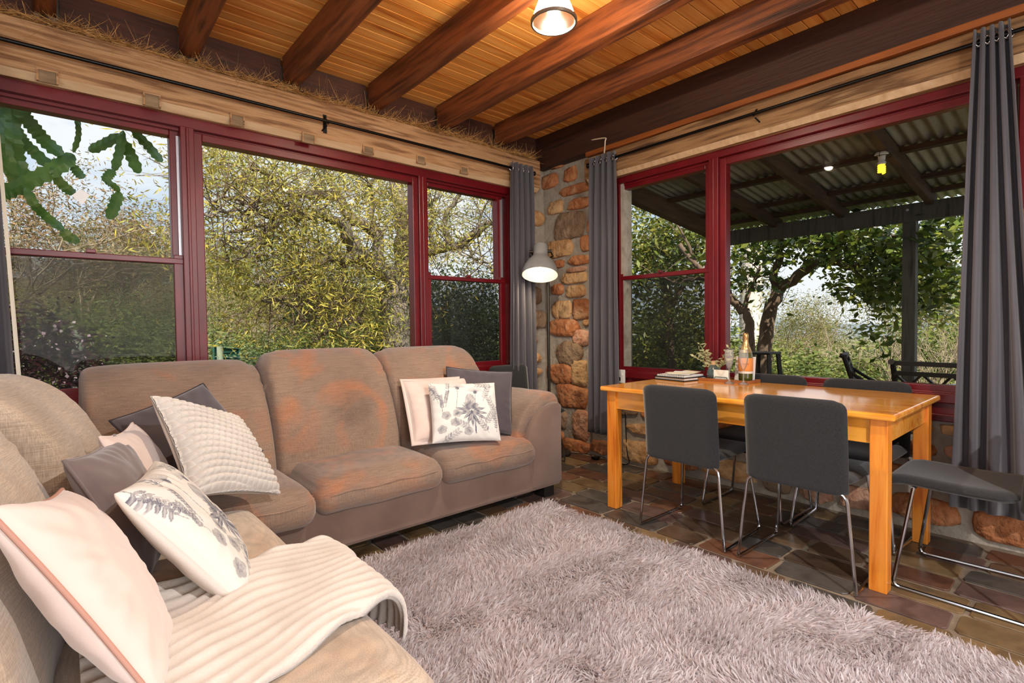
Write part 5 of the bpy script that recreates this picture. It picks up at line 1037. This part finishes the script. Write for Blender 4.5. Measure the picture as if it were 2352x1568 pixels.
for pts, wp in (([(40,180),(48,252),(75,290),(105,325),(142,357)], 20), ([(20,190),(28,275),(50,320),(80,350),(120,388)], 17), ([(-10,446),(15,440),(70,415),(130,385),(168,354)], 24), ([(168,350),(180,312),(178,275),(172,220)], 8), ([(25,250),(32,320),(42,370),(58,415)], 20), ([(58,430),(80,470),(110,500),(145,528)], 14), ([(143,526),(160,545),(183,552)], 17), ([(118,398),(150,430),(170,447)], 16), ([(165,378),(178,395),(191,410)], 14), ([(6,200),(10,260),(12,330),(15,400)], 16), ([(2,300),(20,360),(30,430)], 14)): blade('stem_segment', pts, wp, ca1)
for pts, wp in (([(286,190),(286,250),(282,298)], 7), ([(280,308),(240,330),(204,346)], 17), ([(283,300),(274,350),(262,392)], 14), ([(262,390),(250,402),(240,418)], 15), ([(240,418),(258,424),(275,440)], 11), ([(275,440),(264,470),(250,503)], 18), ([(284,325),(300,355),(319,398)], 19), ([(300,200),(306,260),(312,302),(345,340),(371,372)], 15)): blade('stem_segment', pts, wp, ca2)

# ------------------------------------------------------------------ verandah
m_iron = nmat('weathered_corrugated_iron', [rgb(124,116,104), rgb(156,148,136), rgb(140,130,116)], 3, (1, 6, 1), .55, metal=.25); m_raft = nmat('rough_dark_rafter', [rgb(58,40,26), rgb(92,66,44)], 3, (1, 9, 9), .8, bump=.3); m_raft2 = nmat('rough_dark_purlin', [rgb(52,34,22), rgb(84,58,38)], 3, (9, 1, 9), .8, bump=.3); m_grey_post = nmat('grey_weathered_post', [rgb(62,58,52), rgb(96,92,86), rgb(78,74,68)], 3, (9, 9, 1), .9, bump=.4)
ver = thing('verandah', 'timber verandah with corrugated iron roof outside the dining window', 'verandah', (1.5, -2, -.1))
rz = lambda x: 2.38 - (x - .69) * (.19 / 1.61)
for y in (-5.2, -4.5, -3.80, -3.12, -2.44, -1.74, -1.10): MB().bar((.19, y, rz(.19) + .055), (2.62, y, rz(2.62) + .055), .05, .11).build('rafter', m_raft, ver)
MB().bar((.19, -.46, rz(.19) + .03), (2.6, -.46, rz(2.6) + .02), .09, .17).build('end_rafter', m_raft, ver)
for x in (.62, 1.36, 2.02, 2.40): MB().box((x - .035, -5.6, rz(x) + .082), (x + .035, -.42, rz(x) + .118)).build('purlin', m_raft2, ver)
MB().box((2.48, -5.6, 2.045), (2.54, -.30, 2.205)).build('fascia_beam', m_grey_post, ver)
for y in (-5.4, -2.275, -.33): MB().box((2.54, y - .05, -.8), (2.64, y + .05, 2.20)).build('post', m_grey_post, ver)
MB().tube([(2.475, -2.275, 2.15), (2.487, -2.275, 2.15)], .012, 8).build('bolt', m_silver, ver)
for k in range(6):                                                             # roofing sheets, each .86 m wide
    ny, y0, wd = 92, -.36 - k * .84, .88; m = MB()
    for i in range(ny + 1):
        y = y0 - wd * i / ny; dz = .011 * math.sin(2 * PI * (y / .0765)) + .004 * (k % 2)
        for x in (.19, 1.2, 2.0, 2.78): m.v.append((x, y, rz(x) + .135 + dz))
    for i in range(ny):
        for j in range(3): m.f.append((4*i+j, 4*i+j+1, 4*i+5+j, 4*i+4+j))
    o = m.build('roofing_sheet', m_iron, ver, smooth='all'); md = o.modifiers.new('thickness', 'SOLIDIFY'); md.thickness = .001
for k in range(17): MB().box((.22 + k * .145, -5.8, -.14), (.22 + k * .145 + .138, .1, -.11)).build('deck_board', m_grey_post, ver)
# spiral bulb in its holder on the rafter
m_cfl = mat('yellow_spiral_tube', (1, .75, .05, 1), .4, emit=(1, .62, .02, 1), estr=3.2); q = pix(2025, 375, 1, -2.42); q.z = rz(q.x)
cf = thing('verandah_bulb', 'glowing yellow spiral bulb in a white holder on the verandah rafter', 'bulb', tuple(q))
MB().lathe([(0, 0), (.04, 0), (.045, -.012), (.024, -.02), (.022, -.05), (.0, -.05)], tuple(q), 20).build('holder', m_white, cf, smooth=True)
MB().lathe([(0, -.05), (.019, -.05), (.021, -.062), (.027, -.07), (.024, -.085), (0, -.086)], tuple(q), 20).build('ballast', m_white, cf, smooth=True)
MB().tube([(q.x + .019 * math.cos(t_), q.y + .019 * math.sin(t_), q.z - .09 - .055 * t_ / (8 * PI)) for t_ in [8 * PI * i / 72 for i in range(73)]], .0065, 7).build('spiral_tube', m_cfl, cf, smooth='all')
m = MB()
for k in range(6):
    a = k * PI / 3; m.tube([(q.x + .04 * math.cos(a), q.y + .04 * math.sin(a), q.z), (q.x + .06 * math.cos(a), q.y + .06 * math.sin(a), q.z - .02), (q.x + .052 * math.cos(a), q.y + .052 * math.sin(a), q.z - .04)], .002, 4)
m.tube([(q.x + .057 * math.cos(t_), q.y + .057 * math.sin(t_), q.z - .03) for t_ in [2 * PI * i / 20 for i in range(21)]], .002, 4, cap=False).build('wire_guard', m_rod, cf)
# cast metal chairs, table and stool on the deck
m_cast = mat('black_cast_metal', rgb(44, 38, 36), .5, .3)
def lattice_chair(loc, rz_, lb):
    """faces local +y; back at -y"""
    c = thing('patio_chair', lb, 'chair', loc, rz_, 'lattice patio chairs'); B = lambda x, t: (x, -.24 - .16 * t, .42 + .52 * t)
    for s in (-1, 1):
        MB().tube([(s*.26, -.24, .40), B(s*.25, .5), B(s*.25, 1.0), (s*.25, -.43, .95)], [.02, .02, .018, .022], 8).build('back_post', m_cast, c, smooth=True, world=False)
        MB().tube(rounded([B(s*.25, .75), (s*.29, -.15, .66), (s*.30, .22, .62), (s*.30, .26, .3), (s*.28, .24, .0)], .1, 6), .014, 8).build('arm', m_cast, c, smooth=True, world=False)
        MB().tube([(s*.26, -.24, .42), (s*.28, -.32, .0)], .016, 8).build('leg', m_cast, c, smooth=True, world=False)
    for t in (1.0, .86, .12): MB().bar(B(-.25, t), B(.25, t), .03, .05 if t > .9 else .03, (0, 1, 0)).build('back_rail', m_cast, c, world=False)
    for k in range(3):
        x0, x1 = -.25 + k * .5 / 3, -.25 + (k + 1) * .5 / 3
        for (t0, t1) in ((.12, .5), (.5, .86)): MB().bar(B(x0, t0), B(x1, t1), .014, .018, (0, 1, 0)).bar(B(x1, t0), B(x0, t1), .014, .018, (0, 1, 0)).build('lattice', m_cast, c, world=False)
    MB().box((-.27, -.25, .395), (.27, .25, .42)).build('seat', m_cast, c, world=False, bevel=.01); return c
DZ = -.11
lattice_chair((2.05, -2.32, DZ), PI + .25, 'black lattice patio chair with curved arms beside the verandah post'); lattice_chair((1.45, -2.78, DZ), -PI/2 - .1, 'black lattice patio chair with its back to the dining window')
pt = thing('patio_table', 'pale topped patio table on the verandah', 'table', (2.05, -3.05, DZ)); MB().lathe([(0, .69), (.42, .69), (.43, .70), (.42, .712), (0, .712)], (2.05, -3.05, DZ), 36).build('top', m_white, pt, smooth=True); MB().tube([(2.05, -3.05, DZ), (2.05, -3.05, DZ + .69)], .035, 10).build('column', m_cast, pt); MB().lathe([(0, 0), (.24, 0), (.24, .02), (.05, .05), (0, .05)], (2.05, -3.05, DZ), 24).build('foot', m_cast, pt)
s0 = pix(1754, 808, 0, 1.55); st_ = thing('patio_stool', 'small black stool standing at the verandah edge', 'stool', (s0.x, s0.y, DZ))
MB().box((s0.x - .13, s0.y - .11, s0.z - .02), (s0.x + .13, s0.y + .11, s0.z)).build('top', m_cast, st_, bevel=.006)
for sx in (-1, 1):
    for sy in (-1, 1): MB().bar((s0.x + sx*.10, s0.y + sy*.09, s0.z - .02), (s0.x + sx*.17, s0.y + sy*.15, DZ), .03, .03).build('leg', m_cast, st_)
for zz_ in (.72, .45): MB().box((s0.x - .13, s0.y - .12, DZ + zz_ - .01), (s0.x + .13, s0.y + .12, DZ + zz_ + .01)).build('shelf', m_cast, st_)

# ------------------------------------------------------------------ trees on the valley side
fic = thing('arching_tree', 'glossy leafed tree with an arching forked trunk beyond the verandah post', 'tree', tuple(far(1752, 880, 7.8)))
lim = [([(1748,950,7.8),(1753,860,7.8),(1756,800,7.8),(1767,721,7.8),(1786,664,7.8)], .11, .085), ([(1786,668,7.8),(1775,641,7.8),(1789,600,7.8),(1791,568,7.7),(1794,540,7.6),(1800,480,7.5)], .06, .035), ([(1790,666,7.8),(1831,633,7.7),(1858,614,7.6),(1882,603,7.5),(1914,603,7.4),(1955,614,7.3),(2008,609,7.2),(2056,598,7.1),(2120,600,7.0),(2180,610,7.0)], .07, .02), ([(1831,633,7.7),(1858,595,7.6),(1880,560,7.5),(1905,520,7.4),(1930,470,7.3)], .035, .015), ([(1882,603,7.5),(1900,575,7.4),(1960,550,7.2),(2020,540,7.1),(2100,545,7.0)], .03, .012), ([(1955,614,7.3),(2000,650,7.2),(2030,690,7.2)], .02, .01), ([(1791,568,7.7),(1830,545,7.7),(1850,525,7.6)], .03, .012), ([(2056,598,7.1),(2100,640,7.0),(2140,690,7.0)], .02, .01),
 ([(1735,950,7.4),(1728,860,7.4),(1724,796,7.4),(1722,748,7.4),(1714,715,7.4),(1695,700,7.4),(1672,672,7.4),(1640,640,7.4),(1600,610,7.4),(1560,560,7.4)], .075, .03), ([(1714,715,7.4),(1718,680,7.4),(1735,640,7.4),(1745,610,7.4)], .035, .015), ([(1640,640,7.4),(1600,640,7.4),(1560,650,7.4),(1500,630,7.4)], .03, .01), ([(1600,610,7.4),(1580,560,7.4),(1550,510,7.4)], .03, .01)]
tips = []; rt = random.Random(8); tw = MB()
for pts, r0, r1 in lim:
    w3 = wob([far(*p_) for p_ in pts], .025, rt); n = len(w3); MB().tube(w3, [r0 + (r1 - r0) * i / (n - 1) for i in range(n)], 8).build('limb', m_bark_b, fic, smooth='all')
    if r0 > .072: continue
    for i in range(3, n):
        d = Vector((rt.gauss(0, 1), rt.gauss(0, 1), rt.gauss(.3, .7))).normalized(); c = w3[i] + d * rt.uniform(.2, .6); tw.tube([w3[i], w3[i].lerp(c, .5) + Vector((0, 0, .03)), c], [.008, .006, .003], 4, cap=False); tips.append(tuple(c))
tw.build('twigs', m_bark_b, fic)['kind'] = 'stuff'
for (a, b, sa, sb, d, n) in ((1740,570,45,32,7.6,44),(1720,630,30,25,7.5,22),(1840,545,50,24,7.5,44),(1920,540,50,26,7.3,50),(1990,570,50,30,7.2,56),(2030,640,40,32,7.2,54),(2080,600,40,50,7.1,54),(2130,560,40,45,7.0,46),(2150,650,30,38,7.0,36),(2090,690,40,24,7.1,30),(1980,660,22,16,7.2,14),(1930,650,16,14,7.3,8),(2160,510,40,26,7.0,24),(2010,775,18,10,7.2,8),(2050,540,60,30,7.2,40),(1760,520,50,20,7.5,24),(1880,500,80,20,7.4,30)):
    for _ in range(n): tips.append(tuple(far(a + rt.gauss(0, sa), b + rt.gauss(0, sb), d + rt.gauss(0, .4))))
V, Fq, C = leaves(np.array(tips), 9, .085, .105, pal((52,72,24),(78,98,32),(112,128,44),(40,56,22),(146,150,60)), 15, droop=.25, aspect=.42, shade=.3)
tag(np_mesh('foliage', V, Fq, m_leaf_gloss, fic, col=C), kind='stuff')
lau = thing('laurel_tree', 'dense leafy tree outside the narrow sash beside the verandah corner post', 'tree', tuple(far(1530, 880, 8.4))); tips = []
for (a, b, sa, sb, d, n) in ((1510,540,50,40,8.6,150),(1560,600,40,40,8.4,110),(1480,620,30,40,8.6,90),(1590,550,25,35,8.3,60),(1530,700,50,50,8.8,120),(1480,780,40,40,8.6,80),(1580,780,40,40,8.7,90)):
    for _ in range(n): tips.append(tuple(far(a + rt.gauss(0, sa), b + rt.gauss(0, sb), d + rt.gauss(0, .35))))
V, Fq, C = leaves(np.array(tips), 12, .10, .10, pal((70,86,30),(104,116,42),(136,138,56),(50,64,26),(160,150,70)), 16, droop=.2, aspect=.38, shade=.3); tag(np_mesh('foliage', V, Fq, m_leaf_gloss, lau, col=C), kind='stuff')
for pts, r0 in (([(1545,900,8.5),(1540,760,8.5),(1530,660,8.5),(1515,560,8.5)], .07), ([(1535,690,8.5),(1500,600,8.5),(1480,540,8.5)], .04), ([(1538,720,8.5),(1580,640,8.4),(1600,560,8.4)], .04)): MB().tube(wob([far(*p_) for p_ in pts], .03, rt), r0, 6).build('limb', m_bark_b, lau, smooth='all')
gum = thing('white_gum_tree', 'thick pale barked gum trunk standing behind the arching tree', 'tree', tuple(far(1725, 880, 15)))
w3 = wob([far(*p_) for p_ in ((1716,900,15),(1719,820,15),(1722,720,15),(1727,600,15),(1733,480,15),(1742,330,15))], .03, rt); MB().tube(w3, [.30 - .006 * i for i in range(len(w3))], 14).build('trunk', m_bark_w, gum, smooth='all')
tips = [tuple(far(1700 + rt.gauss(0, 40), 640 + rt.gauss(0, 70), 15.5 + rt.gauss(0, .6))) for _ in range(80)] + [tuple(far(1740 + rt.gauss(0, 60), 380 + rt.gauss(0, 50), 15 + rt.gauss(0, .6))) for _ in range(60)]
V, Fq, C = leaves(np.array(tips), 30, .3, .14, PALS['gum_olive'], 18, .5, .2); tag(np_mesh('foliage', V, Fq, m_leaf, gum, col=C), kind='stuff')
for (px, d, ty, w_) in ((1690,10.5,740,1.5),(1850,12,775,1.5),(1900,14,765,1.4),(1800,10,790,1.7),(1950,11,790,1.5),(1880,9.5,830,1.9),(1500,11,660,1.2),(1580,12,690,1.2),(1450,12,640,1.2),(2130,13,700,1.2),(2190,14,680,1.2),(2060,12,800,1.6)): plant('valley_shrub', 'yellow green shrub on the bank ' + ('behind the arching trunk' if 1650 < px < 1780 else 'under the laurel outside the narrow sash' if px < 1650 else 'beyond the patio chairs' if px > 2000 else 'between the arching trunk and the verandah post'), 'bush', 'bush', random.randint(0, 2), px, d, ty, w_, 'shrubs below the verandah', 'shrub', sink=.4)
for (px, d, ty) in ((1960,12,705),(2010,11,720),(1925,15,690),(1985,10,740),(2120,10.5,650),(2170,10,640),(2200,12,600),(2050,13,700),(2140,9,730)): plant('bare_shrub', 'bare twiggy grey shrub ' + ('on the bank beyond the patio chairs' if px > 2040 else 'on the bank beside the verandah post'), 'bare', '', random.randint(0, 2), px, d, ty, .8, 'bare shrubs below the verandah', 'shrub', sink=.4)
for (px, d, ty, w_) in ((1795,34,655,.9),(1750,60,690,1),(2200,26,520,.8),(2240,24,500,.8),(1880,90,708,1.3)): plant('gum_tree', 'small olive gum tree standing out above the valley shrubs', 'gum', 'gum_olive', random.randint(0, 2), px, d, ty, w_, 'gums above the valley')
